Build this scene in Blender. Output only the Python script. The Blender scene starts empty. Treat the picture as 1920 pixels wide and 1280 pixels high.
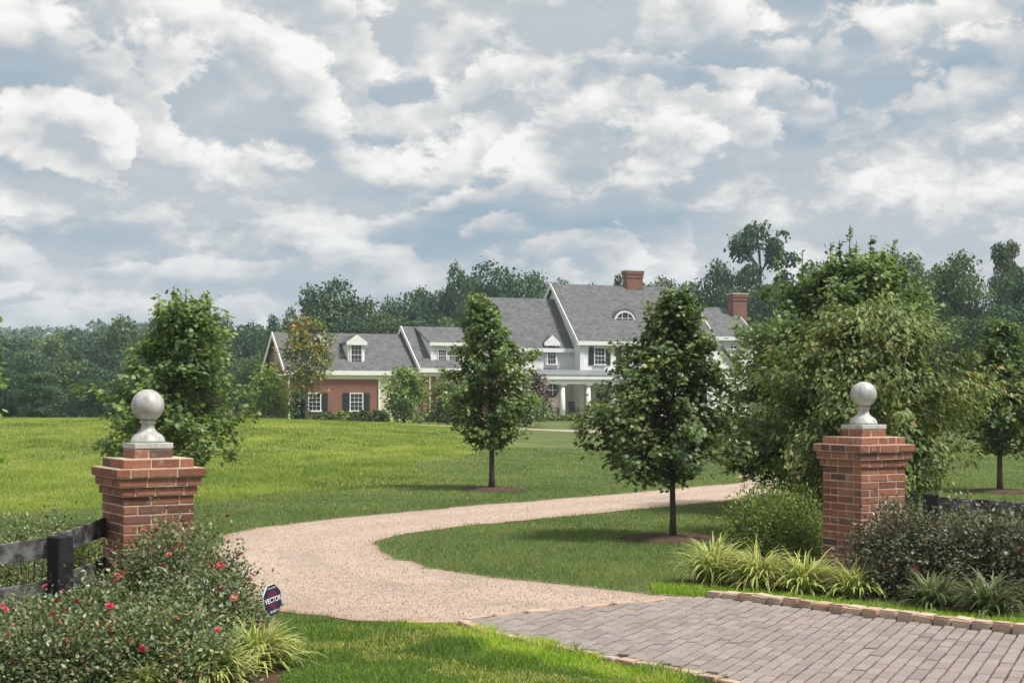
import bpy, bmesh, math, random
import numpy as np
from mathutils import Vector, Matrix

random.seed(7)
RNG = np.random.default_rng(11)
scene = bpy.context.scene
COL = scene.collection
R = math.radians

# ------------------------------------------------------------------ camera
EYE = 1.6                      # eye height of the photographer
FPX = 2667.0                   # focal length in pixels of a 1920 px wide frame
HORIZON = 750.0
cam_data = bpy.data.cameras.new('camera')
cam_data.lens = 50.0
cam_data.sensor_width = 36.0
cam_data.shift_y = (HORIZON - 640.0) / 1920.0
cam_data.clip_start = 0.1
cam_data.clip_end = 20000.0
cam = bpy.data.objects.new('camera', cam_data)
COL.objects.link(cam)
cam.location = (0.0, 0.0, EYE)
cam.rotation_euler = (R(90), 0, 0)
scene.camera = cam

# ------------------------------------------------------------------ view and sampling
scene.render.engine = 'CYCLES'
scene.view_settings.view_transform = 'Standard'
scene.view_settings.look = 'None'
EXPO = 1.54                    # the picture is exposed for the land
CLOUD_SEED = (4.4, 3.6, 1.7)
scene.view_settings.exposure = math.log2(EXPO)
scene.view_settings.gamma = 1.0
scene.view_settings.use_curve_mapping = False
cy = scene.cycles
cy.max_bounces = 6
cy.diffuse_bounces = 3
cy.glossy_bounces = 2
cy.transmission_bounces = 3
cy.volume_bounces = 0
cy.transparent_max_bounces = 6
cy.use_denoising = True
cy.caustics_reflective = False
cy.caustics_refractive = False

# ------------------------------------------------------------------ sun
SUN_TO = Vector((0.66, -0.36, 1.30)).normalized()      # direction towards the sun
SUN_EL = math.asin(SUN_TO.z)
SUN_AZ = math.atan2(SUN_TO.x, SUN_TO.y)
sd = bpy.data.lights.new('sun', 'SUN')
sd.energy = 3.5
sd.angle = R(12.0)
sd.color = (1.0, 0.95, 0.87)
sun = bpy.data.objects.new('sun', sd)
COL.objects.link(sun)
sun.location = (20, -20, 60)
sun.rotation_euler = (-SUN_TO).to_track_quat('-Z', 'Y').to_euler()

# ------------------------------------------------------------------ node helper
class NT:
    """small helper that adds and links shader nodes"""
    def __init__(s, tree):
        s.t = tree
        s.n = tree.nodes
        s.l = tree.links
    def add(s, typ, **kw):
        n = s.n.new(typ)
        for k, v in kw.items():
            setattr(n, k, v)
        return n
    def link(s, a, b):
        s.l.new(a, b)
    def put(s, sock, v):
        if hasattr(v, 'is_output'):
            s.l.new(v, sock)
        else:
            sock.default_value = v
    def math(s, op, a, b=0.0, c=0.0, clamp=False):
        n = s.add('ShaderNodeMath', operation=op, use_clamp=clamp)
        s.put(n.inputs[0], a); s.put(n.inputs[1], b); s.put(n.inputs[2], c)
        return n.outputs[0]
    def vmath(s, op, a, b=(0, 0, 0)):
        n = s.add('ShaderNodeVectorMath', operation=op)
        s.put(n.inputs[0], a); s.put(n.inputs[1], b)
        return n.outputs[0]
    def scale(s, a, f):
        n = s.add('ShaderNodeVectorMath', operation='SCALE')
        s.put(n.inputs[0], a); s.put(n.inputs['Scale'], f)
        return n.outputs[0]
    def noise(s, vec, scale, detail=4.0, rough=0.5, dist=0.0, color=False, lac=2.0):
        n = s.add('ShaderNodeTexNoise')
        if vec is not None:
            s.link(vec, n.inputs['Vector'])
        n.inputs['Scale'].default_value = scale
        n.inputs['Detail'].default_value = detail
        n.inputs['Roughness'].default_value = rough
        n.inputs['Lacunarity'].default_value = lac
        n.inputs['Distortion'].default_value = dist
        return n.outputs[1] if color else n.outputs[0]
    def maprange(s, v, a, b, c=0.0, d=1.0, smooth=True):
        n = s.add('ShaderNodeMapRange', interpolation_type='SMOOTHSTEP' if smooth else 'LINEAR')
        s.put(n.inputs[0], v)
        for i, q in enumerate((a, b, c, d)):
            s.put(n.inputs[i + 1], q)
        return n.outputs[0]
    def mix(s, f, a, b, blend='MIX'):
        n = s.add('ShaderNodeMix', data_type='RGBA', blend_type=blend)
        s.put(n.inputs[0], f); s.put(n.inputs[6], a); s.put(n.inputs[7], b)
        return n.outputs[2]
    def ramp(s, f, stops):
        n = s.add('ShaderNodeValToRGB')
        e = n.color_ramp.elements
        while len(e) < len(stops):
            e.new(0.5)
        for i, (p, c) in enumerate(stops):
            e[i].position = p
            e[i].color = (c[0], c[1], c[2], 1.0)
        s.put(n.inputs[0], f)
        return n.outputs[0]
    def xyz(s, v):
        n = s.add('ShaderNodeSeparateXYZ'); s.put(n.inputs[0], v)
        return n.outputs
    def comb(s, x, y, z):
        n = s.add('ShaderNodeCombineXYZ')
        s.put(n.inputs[0], x); s.put(n.inputs[1], y); s.put(n.inputs[2], z)
        return n.outputs[0]

def C4(c):
    return (c[0], c[1], c[2], 1.0)

# ------------------------------------------------------------------ sky: Nishita blue behind broken cumulus
world = bpy.data.worlds.new('World')
scene.world = world
world.use_nodes = True
w = NT(world.node_tree)
for n in list(w.n):
    w.n.remove(n)
w_out = w.add('ShaderNodeOutputWorld')
w_bg = w.add('ShaderNodeBackground')
w.link(w_bg.outputs[0], w_out.inputs[0])
sky = w.add('ShaderNodeTexSky', sky_type='NISHITA')
sky.sun_disc = False
sky.sun_elevation = SUN_EL
sky.sun_rotation = SUN_AZ
sky.air_density = 1.0
sky.dust_density = 2.0
sky.ozone_density = 1.5
blue = w.mix(0.55, w.scale(sky.outputs[0], 0.085), C4((0.27, 0.43, 0.56)))
gen = w.add('ShaderNodeTexCoord').outputs['Generated']
dx, dy, dz = w.xyz(gen)
el = w.math('MAXIMUM', dz, 0.0)
# banks of cumulus: each bank has a crisp billowing top and fades downward into its grey base; farther banks lie lower
up = w.math('POWER', w.math('ADD', el, 0.03), 0.70)
base = w.vmath('ADD', w.comb(dx, dy, w.math('MULTIPLY', up, 1.5)), CLOUD_SEED)
warp = w.vmath('SUBTRACT', w.noise(base, 20.0, 3.0, 0.62, color=True), (0.5, 0.5, 0.5))
wv = w.vmath('ADD', base, w.scale(warp, 0.022))
vor = w.add('ShaderNodeTexVoronoi', feature='F1')
w.link(w.vmath('ADD', base, w.scale(warp, 0.085)), vor.inputs['Vector']); vor.inputs['Scale'].default_value = 20.0
b1 = w.math('SUBTRACT', 0.75, vor.outputs['Distance'])
big = w.noise(wv, 5.0, 1.0, 0.5)
mid = w.noise(wv, 10.5, 7.0, 0.63)
above = w.noise(w.vmath('ADD', wv, (0.007, 0.0, 0.032)), 10.5, 3.0, 0.60)     # the same field a little higher up
q = w.math('MULTIPLY', up, 15.0)
q = w.math('SUBTRACT', q, w.math('MULTIPLY', big, 6.0))
q = w.math('SUBTRACT', q, w.math('MULTIPLY', mid, 2.6))
q = w.math('SUBTRACT', q, w.math('MULTIPLY', b1, 0.45))
s1 = w.math('FRACT', w.math('ADD', q, 0.2))
lowf2 = w.noise(w.vmath('ADD', base, (1.7, 6.3, 0.4)), 9.0, 2.0, 0.55)
soft = w.maprange(s1, w.math('SUBTRACT', 0.95, w.math('MULTIPLY', lowf2, 0.60)), 1.0, 1.0, 0.0)           # a feathered rim on each top
glow = w.math('MULTIPLY', w.math('POWER', s1, 1.4), soft)
heap = w.maprange(w.noise(w.vmath('ADD', base, (4.1, 0.3, 2.2)), 6.5, 2.0, 0.5), 0.34, 0.62)
tone = w.math('MULTIPLY', glow, w.math('ADD', w.math('MULTIPLY', heap, 0.62), 0.08))
tone = w.math('ADD', tone, w.math('MULTIPLY', w.math('SUBTRACT', mid, 0.365), 1.45))
tone = w.math('ADD', tone, w.math('MULTIPLY', w.math('SUBTRACT', mid, above), 2.3))
tone = w.math('ADD', tone, w.math('MULTIPLY', w.math('SUBTRACT', b1, 0.38), 0.30))
sheet = w.noise(w.vmath('ADD', w.comb(dx, dy, w.math('MULTIPLY', up, 3.8)), w.scale(warp, 0.05)), 4.6, 3.0, 0.55)
tone = w.math('SUBTRACT', tone, w.maprange(sheet, 0.46, 0.68, -0.07, 0.20))
scol = w.ramp(sheet, [(0.30, (0.58, 0.61, 0.63)), (0.46, (0.50, 0.55, 0.595)), (0.60, (0.40, 0.485, 0.56)), (0.74, (0.33, 0.45, 0.55))])
scol = w.mix(w.maprange(sheet, 0.60, 0.74, 0.0, 0.6), scol, blue)
ccol = w.ramp(tone, [(0.0, (0.445, 0.51, 0.57)), (0.22, (0.56, 0.597, 0.628)), (0.38, (0.69, 0.70, 0.70)), (0.58, (0.85, 0.845, 0.83)), (0.78, (0.98, 0.975, 0.95))])
full = w.mix(w.maprange(tone, -0.15, 0.30), scol, ccol)
hz = w.maprange(el, 0.0, 0.16, 0.62, 0.0)
full = w.mix(hz, full, C4((0.545, 0.59, 0.63)))
full = w.scale(full, 1.0 / EXPO)
w.link(full, w_bg.inputs['Color'])
w_bg.inputs['Strength'].default_value = 1.0

# ------------------------------------------------------------------ placing things: where a sight line meets a depth or the ground
def S(t):
    t = np.clip(t, 0.0, 1.0)
    return t * t * (3 - 2 * t)

def ground_z(x, y):
    """height of the land"""
    x = np.asarray(x, float); y = np.asarray(y, float)
    h = -0.09 * S((-x - 0.5) / 2.3) * (1 - S((y - 12.5) / 5.0))
    crest = 0.76 * S((y - 17.0) / 44.0) * (1 - 0.73 * S((y - 63.0) / 30.0))
    h = h + crest * (1 - S((x + 14.0) / 18.0))
    h = h + 0.2 * S((y - 84.0) / 14.0) * S((x + 12.0) / 18.0)
    # the land falls into a wooded valley left of the house, then rises to a far hill
    h = h - 6.5 * S((y - 104.0) / 50.0) * S((-x - 8.0) / 30.0)
    h = h - 2.5 * S((y - 125.0) / 40.0) * (1 - S((-x - 8.0) / 30.0))
    h = h + 24.0 * S((y - 240.0) / 380.0)
    return h

def gz(x, y):
    return float(ground_z(x, y))

def at(px, py, d):
    return Vector(((px - 960.0) / FPX * d, d, EYE - (py - HORIZON) / FPX * d))

def on_ground(px, py):
    d = FPX * EYE / (py - HORIZON)
    for _ in range(30):
        x = (px - 960.0) / FPX * d
        d = 0.5 * d + 0.5 * FPX * (EYE - gz(x, d)) / (py - HORIZON)
    return (px - 960.0) / FPX * d, d

# ------------------------------------------------------------------ numeric noise, polygons
def hash2(ix, iy, seed):
    v = (ix.astype(np.int64) * 374761393 + iy.astype(np.int64) * 668265263 + seed * 1442695041) & 0x7fffffff
    v = ((v ^ (v >> 13)) * 1274126177) & 0x7fffffff
    return (v ^ (v >> 16)) / float(0x7fffffff)

def vnoise(x, y, seed=0, octaves=3):
    tot = np.zeros_like(x, dtype=float); amp = 1.0; norm = 0.0; f = 1.0
    for o in range(octaves):
        X = x * f; Y = y * f
        ix = np.floor(X); iy = np.floor(Y)
        fx = S(X - ix); fy = S(Y - iy)
        a = hash2(ix, iy, seed + o); b = hash2(ix + 1, iy, seed + o)
        c = hash2(ix, iy + 1, seed + o); d = hash2(ix + 1, iy + 1, seed + o)
        tot += amp * (a * (1 - fx) * (1 - fy) + b * fx * (1 - fy) + c * (1 - fx) * fy + d * fx * fy)
        norm += amp; amp *= 0.5; f *= 2.03
    return tot / norm

def inside(poly, x, y):
    """which points lie in a polygon"""
    p = np.asarray(poly, float)
    r = np.zeros(np.shape(x), bool)
    j = len(p) - 1
    for i in range(len(p)):
        xi, yi = p[i]; xj, yj = p[j]
        cond = ((yi > y) != (yj > y)) & (x < (xj - xi) * (y - yi) / ((yj - yi) if yj != yi else 1e-9) + xi)
        r ^= cond
        j = i
    return r

def dist_polyline(pts, x, y):
    p = np.asarray(pts, float)
    best = np.full(np.shape(x), 1e9)
    for a, b in zip(p[:-1], p[1:]):
        d = b - a
        t = np.clip(((x - a[0]) * d[0] + (y - a[1]) * d[1]) / max(1e-9, (d @ d)), 0, 1)
        best = np.minimum(best, np.hypot(x - a[0] - t * d[0], y - a[1] - t * d[1]))
    return best

def resample(pts, n):
    p = np.asarray(pts, float)
    s = np.concatenate([[0], np.cumsum(np.linalg.norm(np.diff(p, axis=0), axis=1))])
    q = np.linspace(0, s[-1], n)
    return np.stack([np.interp(q, s, p[:, i]) for i in range(p.shape[1])], 1)

def smooth_line(pts, n=60, k=3):
    p = resample(pts, n)
    for _ in range(k):
        q = p.copy()
        q[1:-1] = 0.25 * p[:-2] + 0.5 * p[1:-1] + 0.25 * p[2:]
        p = q
    return p

# ------------------------------------------------------------------ mesh helpers
def link(o, parent=None):
    COL.objects.link(o)
    if parent is not None:
        o.parent = parent
    return o

def mesh_np(name, V, T, material=None, attrs=None, smooth=False):
    """mesh from arrays: V (n,3), T (m,3) triangles or (m,4) quads; attrs: name -> float per vertex"""
    V = np.asarray(V, np.float32); T = np.asarray(T, np.int32)
    k = T.shape[1]
    me = bpy.data.meshes.new(name)
    me.vertices.add(len(V)); me.vertices.foreach_set('co', V.ravel())
    me.loops.add(T.size); me.loops.foreach_set('vertex_index', T.ravel())
    me.polygons.add(len(T)); me.polygons.foreach_set('loop_start', np.arange(0, T.size, k, dtype=np.int32))
    if smooth:
        me.polygons.foreach_set('use_smooth', np.ones(len(T), bool))
    me.update(calc_edges=True)
    for a, v in (attrs or {}).items():
        at_ = me.attributes.new(a, 'FLOAT', 'POINT')
        at_.data.foreach_set('value', np.asarray(v, np.float32))
    if material is not None:
        me.materials.append(material)
    return me

def obj_np(name, V, T, material, parent=None, attrs=None, smooth=False):
    return link(bpy.data.objects.new(name, mesh_np(name, V, T, material, attrs, smooth)), parent)

class MB:
    """collects boxes, prisms, tubes and lathes and builds ONE mesh object"""
    def __init__(s):
        s.v = []; s.f = []
    def add(s, vs, fs):
        o = len(s.v)
        s.v += [tuple(p) for p in vs]
        s.f += [tuple(i + o for i in f) for f in fs]
        return s
    def box(s, x0, x1, y0, y1, z0, z1):
        return s.add([(x0, y0, z0), (x1, y0, z0), (x1, y1, z0), (x0, y1, z0), (x0, y0, z1), (x1, y0, z1), (x1, y1, z1), (x0, y1, z1)],
                     [(0, 3, 2, 1), (4, 5, 6, 7), (0, 1, 5, 4), (1, 2, 6, 5), (2, 3, 7, 6), (3, 0, 4, 7)])
    def prism(s, poly, axis, a, b):
        """extrude a 2D polygon along axis (0,1,2) from a to b; the polygon holds the two other coordinates in order"""
        n = len(poly)
        def P(p, t):
            q = list(p); q.insert(axis, t); return q
        vs = [P(p, a) for p in poly] + [P(p, b) for p in poly]
        fs = [tuple(range(n - 1, -1, -1)), tuple(range(n, 2 * n))]
        fs += [(i, (i + 1) % n, n + (i + 1) % n, n + i) for i in range(n)]
        return s.add(vs, fs)
    def tube(s, pts, rad, n=6, cap=True):
        pts = [Vector(p) for p in pts]
        vs = []; fs = []
        ref = None
        for i, p in enumerate(pts):
            d = (pts[min(i + 1, len(pts) - 1)] - pts[max(i - 1, 0)])
            if d.length < 1e-9:
                d = Vector((0, 0, 1))
            d.normalize()
            if ref is None:
                ref = d.orthogonal().normalized()
            u = (ref - d * ref.dot(d))
            u = u.normalized() if u.length > 1e-6 else d.orthogonal().normalized()
            ref = u
            v = d.cross(u)
            for k in range(n):
                a = 2 * math.pi * k / n
                vs.append(p + (u * math.cos(a) + v * math.sin(a)) * rad[i])
        for i in range(len(pts) - 1):
            for k in range(n):
                fs.append((i * n + k, i * n + (k + 1) % n, (i + 1) * n + (k + 1) % n, (i + 1) * n + k))
        if cap:
            fs.append(tuple(range(n - 1, -1, -1)))
            fs.append(tuple((len(pts) - 1) * n + k for k in range(n)))
        return s.add(vs, fs)
    def lathe(s, prof, n=24, c=(0, 0, 0)):
        vs = []; fs = []
        for r, z in prof:
            for k in range(n):
                a = 2 * math.pi * k / n
                vs.append((c[0] + r * math.cos(a), c[1] + r * math.sin(a), c[2] + z))
        for i in range(len(prof) - 1):
            for k in range(n):
                fs.append((i * n + k, i * n + (k + 1) % n, (i + 1) * n + (k + 1) % n, (i + 1) * n + k))
        fs.append(tuple(range(n - 1, -1, -1)))
        fs.append(tuple((len(prof) - 1) * n + k for k in range(n)))
        return s.add(vs, fs)
    def mesh(s, name, material, smooth=False, bevel=0.0):
        me = bpy.data.meshes.new(name)
        me.from_pydata(s.v, [], s.f)
        if bevel > 0:
            bm = bmesh.new(); bm.from_mesh(me)
            bmesh.ops.bevel(bm, geom=list(bm.edges), offset=bevel, segments=1, affect='EDGES', clamp_overlap=True)
            bm.to_mesh(me); bm.free()
        if smooth:
            for p in me.polygons:
                p.use_smooth = True
        me.update()
        me.materials.append(material)
        return me
    def build(s, name, material, parent=None, smooth=False, bevel=0.0):
        return link(bpy.data.objects.new(name, s.mesh(name, material, smooth, bevel)), parent)

def empty(name, loc=(0, 0, 0), rz=0.0):
    o = bpy.data.objects.new(name, None)
    o.empty_display_size = 0.2
    COL.objects.link(o)
    o.location = loc
    o.rotation_euler = (0, 0, rz)
    return o

def tag(o, label=None, cat=None, group=None, kind=None):
    if label: o['label'] = label
    if cat: o['category'] = cat
    if group: o['group'] = group
    if kind: o['kind'] = kind
    return o

def copy_tree(o, parent=None):
    c = o.copy()
    COL.objects.link(c)
    c.parent = parent
    for ch in list(o.children):
        copy_tree(ch, c)
    return c

# ------------------------------------------------------------------ materials
def material(name):
    m = bpy.data.materials.new(name)
    m.use_nodes = True
    t = NT(m.node_tree)
    b = m.node_tree.nodes['Principled BSDF']
    return m, t, b

def plain(name, col, rough=0.7, var=0.12, scale=3.0, bump=0.0, bscale=40.0, spec=0.3, metal=0.0):
    """a base colour with soft mottling and fine relief"""
    m, t, b = material(name)
    co = t.add('ShaderNodeTexCoord').outputs['Object']
    n = t.noise(co, scale, 5.0, 0.6)
    f = t.maprange(n, 0.3, 0.7, 1 - var, 1 + var, smooth=False)
    t.link(t.vmath('MULTIPLY', t.comb(f, f, f), tuple(col)), b.inputs['Base Color'])
    b.inputs['Roughness'].default_value = rough
    b.inputs['Specular IOR Level'].default_value = spec
    b.inputs['Metallic'].default_value = metal
    if bump > 0:
        bp = t.add('ShaderNodeBump')
        bp.inputs['Strength'].default_value = bump
        bp.inputs['Distance'].default_value = 0.01
        t.link(t.noise(co, bscale, 6.0, 0.65), bp.inputs['Height'])
        t.link(bp.outputs[0], b.inputs['Normal'])
    return m

def leaf_mat(name, stops, rough=0.5, trans=0.32, spec=0.4, tboost=1.5, gain=1.6):
    """foliage: colour by the per-leaf 'tint' value, some light passing through"""
    m, t, b = material(name)
    a = t.add('ShaderNodeAttribute', attribute_name='tint').outputs['Fac']
    oi = t.add('ShaderNodeObjectInfo').outputs['Random']
    col = t.ramp(a, [(p, tuple(min(0.6, q * gain) for q in c)) for p, c in stops])
    f = t.maprange(oi, 0.0, 1.0, 0.86, 1.14, smooth=False)
    col = t.vmath('MULTIPLY', col, t.comb(f, f, f))
    t.link(col, b.inputs['Base Color'])
    b.inputs['Roughness'].default_value = rough
    b.inputs['Specular IOR Level'].default_value = spec
    tr = t.add('ShaderNodeBsdfTranslucent')
    t.link(t.vmath('MULTIPLY', col, (tboost, tboost * 1.05, tboost * 0.5)), tr.inputs['Color'])
    mx = t.add('ShaderNodeMixShader')
    mx.inputs[0].default_value = trans
    t.link(b.outputs[0], mx.inputs[1]); t.link(tr.outputs[0], mx.inputs[2])
    t.link(mx.outputs[0], t.n['Material Output'].inputs['Surface'])
    return m

def bark_mat(name, col):
    m, t, b = material(name)
    co = t.add('ShaderNodeTexCoord').outputs['Object']
    s = t.vmath('MULTIPLY', co, (30.0, 30.0, 5.0))
    n = t.noise(s, 1.5, 5.0, 0.65)
    t.link(t.ramp(n, [(0.25, tuple(c * 0.55 for c in col)), (0.6, col), (0.85, tuple(min(1, c * 1.5) for c in col))]), b.inputs['Base Color'])
    b.inputs['Roughness'].default_value = 0.9
    bp = t.add('ShaderNodeBump'); bp.inputs['Strength'].default_value = 0.6; bp.inputs['Distance'].default_value = 0.01
    t.link(n, bp.inputs['Height']); t.link(bp.outputs[0], b.inputs['Normal'])
    return m

M = {}
# ================================================================== the land
def G(pts):
    return np.array([on_ground(*p) for p in pts])

# gravel drive: it leaves the paved apron, swings left and sweeps back to the right round a lawn
DRIVE_IN = G([(1318, 1124), (1150, 1108), (1000, 1092), (900, 1080), (800, 1064), (725, 1045), (697, 1030), (703, 1016), (760, 1000), (850, 988), (950, 978), (1060, 968), (1200, 955), (1300, 945), (1400, 934)])
DRIVE_OUT = G([(868, 1169), (780, 1170), (700, 1170), (620, 1162), (540, 1154), (470, 1130), (405, 1090), (385, 1045), (420, 1003), (520, 985), (640, 972), (760, 960), (900, 947), (1050, 936), (1200, 922), (1300, 913), (1400, 905)])
far_mid = np.array([(6.2, 29.6), (8.0, 35.0), (9.0, 43.0), (9.0, 52.0), (8.0, 61.0), (6.0, 69.0), (2.8, 75.0), (-1.5, 77.2), (-6.0, 78.0)])
tan = np.gradient(far_mid, axis=0)
tan /= np.linalg.norm(tan, axis=1)[:, None]
nor = np.stack([tan[:, 1], -tan[:, 0]], 1)
DRIVE_IN = np.concatenate([DRIVE_IN, far_mid + nor * 1.5])
DRIVE_OUT = np.concatenate([DRIVE_OUT, far_mid - nor * 1.5])
din = smooth_line(DRIVE_IN, 260, 2)
dout = smooth_line(DRIVE_OUT, 260, 2)
def ragged(line, seed, amp=0.16):
    # a gravel edge wanders: stones spill out, turf creeps in
    tn = np.gradient(line, axis=0); tn /= np.linalg.norm(tn, axis=1)[:, None]
    nn = np.stack([-tn[:, 1], tn[:, 0]], 1)
    off = (vnoise(line[:, 0] * 1.3, line[:, 1] * 1.3, seed, 3) - 0.5) * amp + (vnoise(line[:, 0] * 6, line[:, 1] * 6, seed + 5, 2) - 0.5) * amp * 0.7
    off[:4] *= 0.0
    return line + nn * off[:, None]
din = ragged(smooth_line(din, 700, 0), 61)
dout = ragged(smooth_line(dout, 700, 0), 67)
DRIVE_POLY = np.concatenate([din, dout[::-1]])

# paved apron at the gate
KERB = smooth_line(G([(1312, 1124), (1400, 1131), (1500, 1144), (1600, 1157), (1700, 1169), (1800, 1181), (1920, 1194), (2080, 1212)]), 80, 2)
APRON_LEFT = smooth_line(G([(868, 1169), (905, 1190), (985, 1206), (1045, 1219), (1120, 1235), (1190, 1248), (1260, 1262), (1330, 1276), (1420, 1300), (1560, 1350)]), 60, 2)
APRON_POLY = np.concatenate([KERB, [(5.2, 7.6), (4.2, 6.0)], APRON_LEFT[::-1]])

ISLAND = np.vstack([din[:404:4], [(30.0, 40.0), (30.0, 11.0)]])   # everything on the inner side of the bend

# ---- ground sheet
ys = np.concatenate([np.arange(-12, 34, 0.5), np.arange(34, 130, 2.0), 130 * np.geomspace(1, 45, 46)])
xs = np.concatenate([-32 * np.geomspace(1, 90, 32)[::-1], np.arange(-31, -8, 1.0), np.arange(-8, 8, 0.25), np.arange(8, 32, 1.0), 32 * np.geomspace(1, 90, 32)])
GX, GY = np.meshgrid(xs, ys)
GZ = ground_z(GX, GY)
nx, ny = len(xs), len(ys)
idx = np.arange(nx * ny).reshape(ny, nx)
quads = np.stack([idx[:-1, :-1], idx[:-1, 1:], idx[1:, 1:], idx[1:, :-1]], -1).reshape(-1, 4)

def meadow_amount(x, y):
    """1 where the grass stands long and yellowish, 0 where it is mown lawn"""
    d = dist_polyline(dout[40::6], x, y)
    isl = inside(ISLAND, x, y)
    side = 1 - S((x + 0.6 + 0.012 * y + (vnoise(x * 0.5 + 3, y * 0.2, 8, 3) - 0.5) * 5.0) / 5.5 + 0.5)
    wob = (vnoise(x * 0.35, y * 0.35, 5, 2) - 0.5) * 2.2
    return S((d - 3.2 + wob) / 1.6) * side * S((y - 14.5) / 3.0) * (1 - isl)

m, t, b = material('lawn')
geo = t.add('ShaderNodeNewGeometry').outputs['Position']
mead = t.add('ShaderNodeAttribute', attribute_name='meadow').outputs['Fac']
n1 = t.noise(geo, 0.45, 4.0, 0.6)
n2 = t.noise(t.vmath('MULTIPLY', geo, (1.0, 0.5, 1.0)), 3.0, 5.0, 0.7)
n3 = t.noise(geo, 28.0, 4.0, 0.7)
lawn_c = t.mix(t.maprange(n1, 0.35, 0.65), C4((0.096, 0.136, 0.046)), C4((0.146, 0.180, 0.064)))
mead_c = t.mix(t.maprange(n1, 0.35, 0.65), C4((0.210, 0.260, 0.056)), C4((0.280, 0.310, 0.080)))
gc = t.mix(mead, lawn_c, mead_c)
gc = t.mix(t.maprange(n2, 0.48, 0.78, 0.0, 0.5), gc, C4((0.29, 0.265, 0.09)))
f = t.maprange(n3, 0.25, 0.75, 0.6, 1.35, smooth=False)
t.link(t.vmath('MULTIPLY', gc, t.comb(f, f, f)), b.inputs['Base Color'])
b.inputs['Roughness'].default_value = 0.95
b.inputs['Specular IOR Level'].default_value = 0.1
bp = t.add('ShaderNodeBump'); bp.inputs['Strength'].default_value = 0.9; bp.inputs['Distance'].default_value = 0.06
t.link(t.noise(geo, 18.0, 5.0, 0.75), bp.inputs['Height']); t.link(bp.outputs[0], b.inputs['Normal'])
M['lawn'] = m
ground = obj_np('ground', np.stack([GX, GY, GZ], -1).reshape(-1, 3), quads, M['lawn'], attrs={'meadow': meadow_amount(GX.ravel(), GY.ravel())}, smooth=True)
tag(ground, 'mown lawn and longer meadow grass running back to the house', 'ground', kind='structure')

# ---- gravel
m, t, b = material('gravel')
geo = t.add('ShaderNodeNewGeometry').outputs['Position']
vo = t.add('ShaderNodeTexVoronoi', feature='F1'); t.link(geo, vo.inputs['Vector']); vo.inputs['Scale'].default_value = 105.0
cell = t.xyz(vo.outputs['Color'])[0]
stones = t.ramp(cell, [(0.0, (0.34, 0.25, 0.195)), (0.35, (0.415, 0.32, 0.26)), (0.7, (0.46, 0.365, 0.303)), (1.0, (0.515, 0.425, 0.362))])
patch = t.noise(geo, 0.9, 4.0, 0.6)
clay = t.maprange(patch, 0.56, 0.70, 0.0, 0.55)
track = t.noise(geo, 0.28, 3.0, 0.5)
gcol = t.mix(clay, stones, C4((0.46, 0.29, 0.18)))
gcol = t.mix(t.maprange(track, 0.5, 0.72, 0.0, 0.35), gcol, C4((0.52, 0.42, 0.355)))
# two compacted wheel tracks, looser and greyer stone between and outside them
ac = t.add('ShaderNodeAttribute', attribute_name='across').outputs['Fac']
wob = t.math('MULTIPLY', t.math('SUBTRACT', t.noise(geo, 0.5, 3.0, 0.5), 0.5), 0.16)
tr_ = t.math('ABSOLUTE', t.math('SUBTRACT', t.math('ABSOLUTE', t.math('SUBTRACT', t.math('ADD', ac, wob), 0.5)), 0.21))
wheel = t.math('MULTIPLY', t.maprange(tr_, 0.05, 0.15, 1.0, 0.0), t.maprange(t.noise(geo, 1.6, 4.0, 0.6), 0.30, 0.55))
gcol = t.mix(t.math('MULTIPLY', wheel, 0.55), gcol, C4((0.50, 0.395, 0.325)))
loose = t.maprange(t.noise(t.vmath('ADD', geo, (9.0, 3.0, 0.0)), 0.8, 4.0, 0.6), 0.50, 0.68, 0.0, 0.45)
gcol = t.mix(t.math('MULTIPLY', loose, t.math('SUBTRACT', 1.0, wheel)), gcol, C4((0.30, 0.245, 0.205)))
rim = t.math('SUBTRACT', 0.5, t.math('ABSOLUTE', t.math('SUBTRACT', ac, 0.5)))
soil = t.math('MULTIPLY', t.maprange(t.math('ADD', rim, t.math('MULTIPLY', t.math('SUBTRACT', t.noise(geo, 4.0, 4.0, 0.65), 0.5), 0.10)), 0.0, 0.055, 1.0, 0.0), 0.6)
gcol = t.mix(soil, gcol, C4((0.33, 0.20, 0.125)))
t.link(gcol, b.inputs['Base Color'])
b.inputs['Roughness'].default_value = 0.95
b.inputs['Specular IOR Level'].default_value = 0.15
bp = t.add('ShaderNodeBump'); bp.inputs['Strength'].default_value = 0.6; bp.inputs['Distance'].default_value = 0.007
hh = t.math('SUBTRACT', 0.6, vo.outputs['Distance'])
t.link(hh, bp.inputs['Height']); t.link(bp.outputs[0], b.inputs['Normal'])
M['gravel'] = m
K = 10
fr = np.linspace(0, 1, K)[None, :, None]
strip = din[:, None, :] * (1 - fr) + dout[:, None, :] * fr
crown_ = (0.008 * np.sin(np.pi * fr[:, :, 0])) * np.ones((len(din), 1))
sz = ground_z(strip[..., 0], strip[..., 1]) + 0.006 + crown_
ii = np.arange(len(din) * K).reshape(len(din), K)
quads = np.stack([ii[:-1, :-1], ii[:-1, 1:], ii[1:, 1:], ii[1:, :-1]], -1).reshape(-1, 4)[:, ::-1]
drive = obj_np('gravel_driveway', np.concatenate([strip, sz[..., None]], -1).reshape(-1, 3), quads, M['gravel'], smooth=True, attrs={'across': np.tile(np.linspace(0, 1, K), len(din))})
tag(drive, 'pale pinkish gravel driveway curving past the gate pillars', 'driveway', kind='structure')

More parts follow.
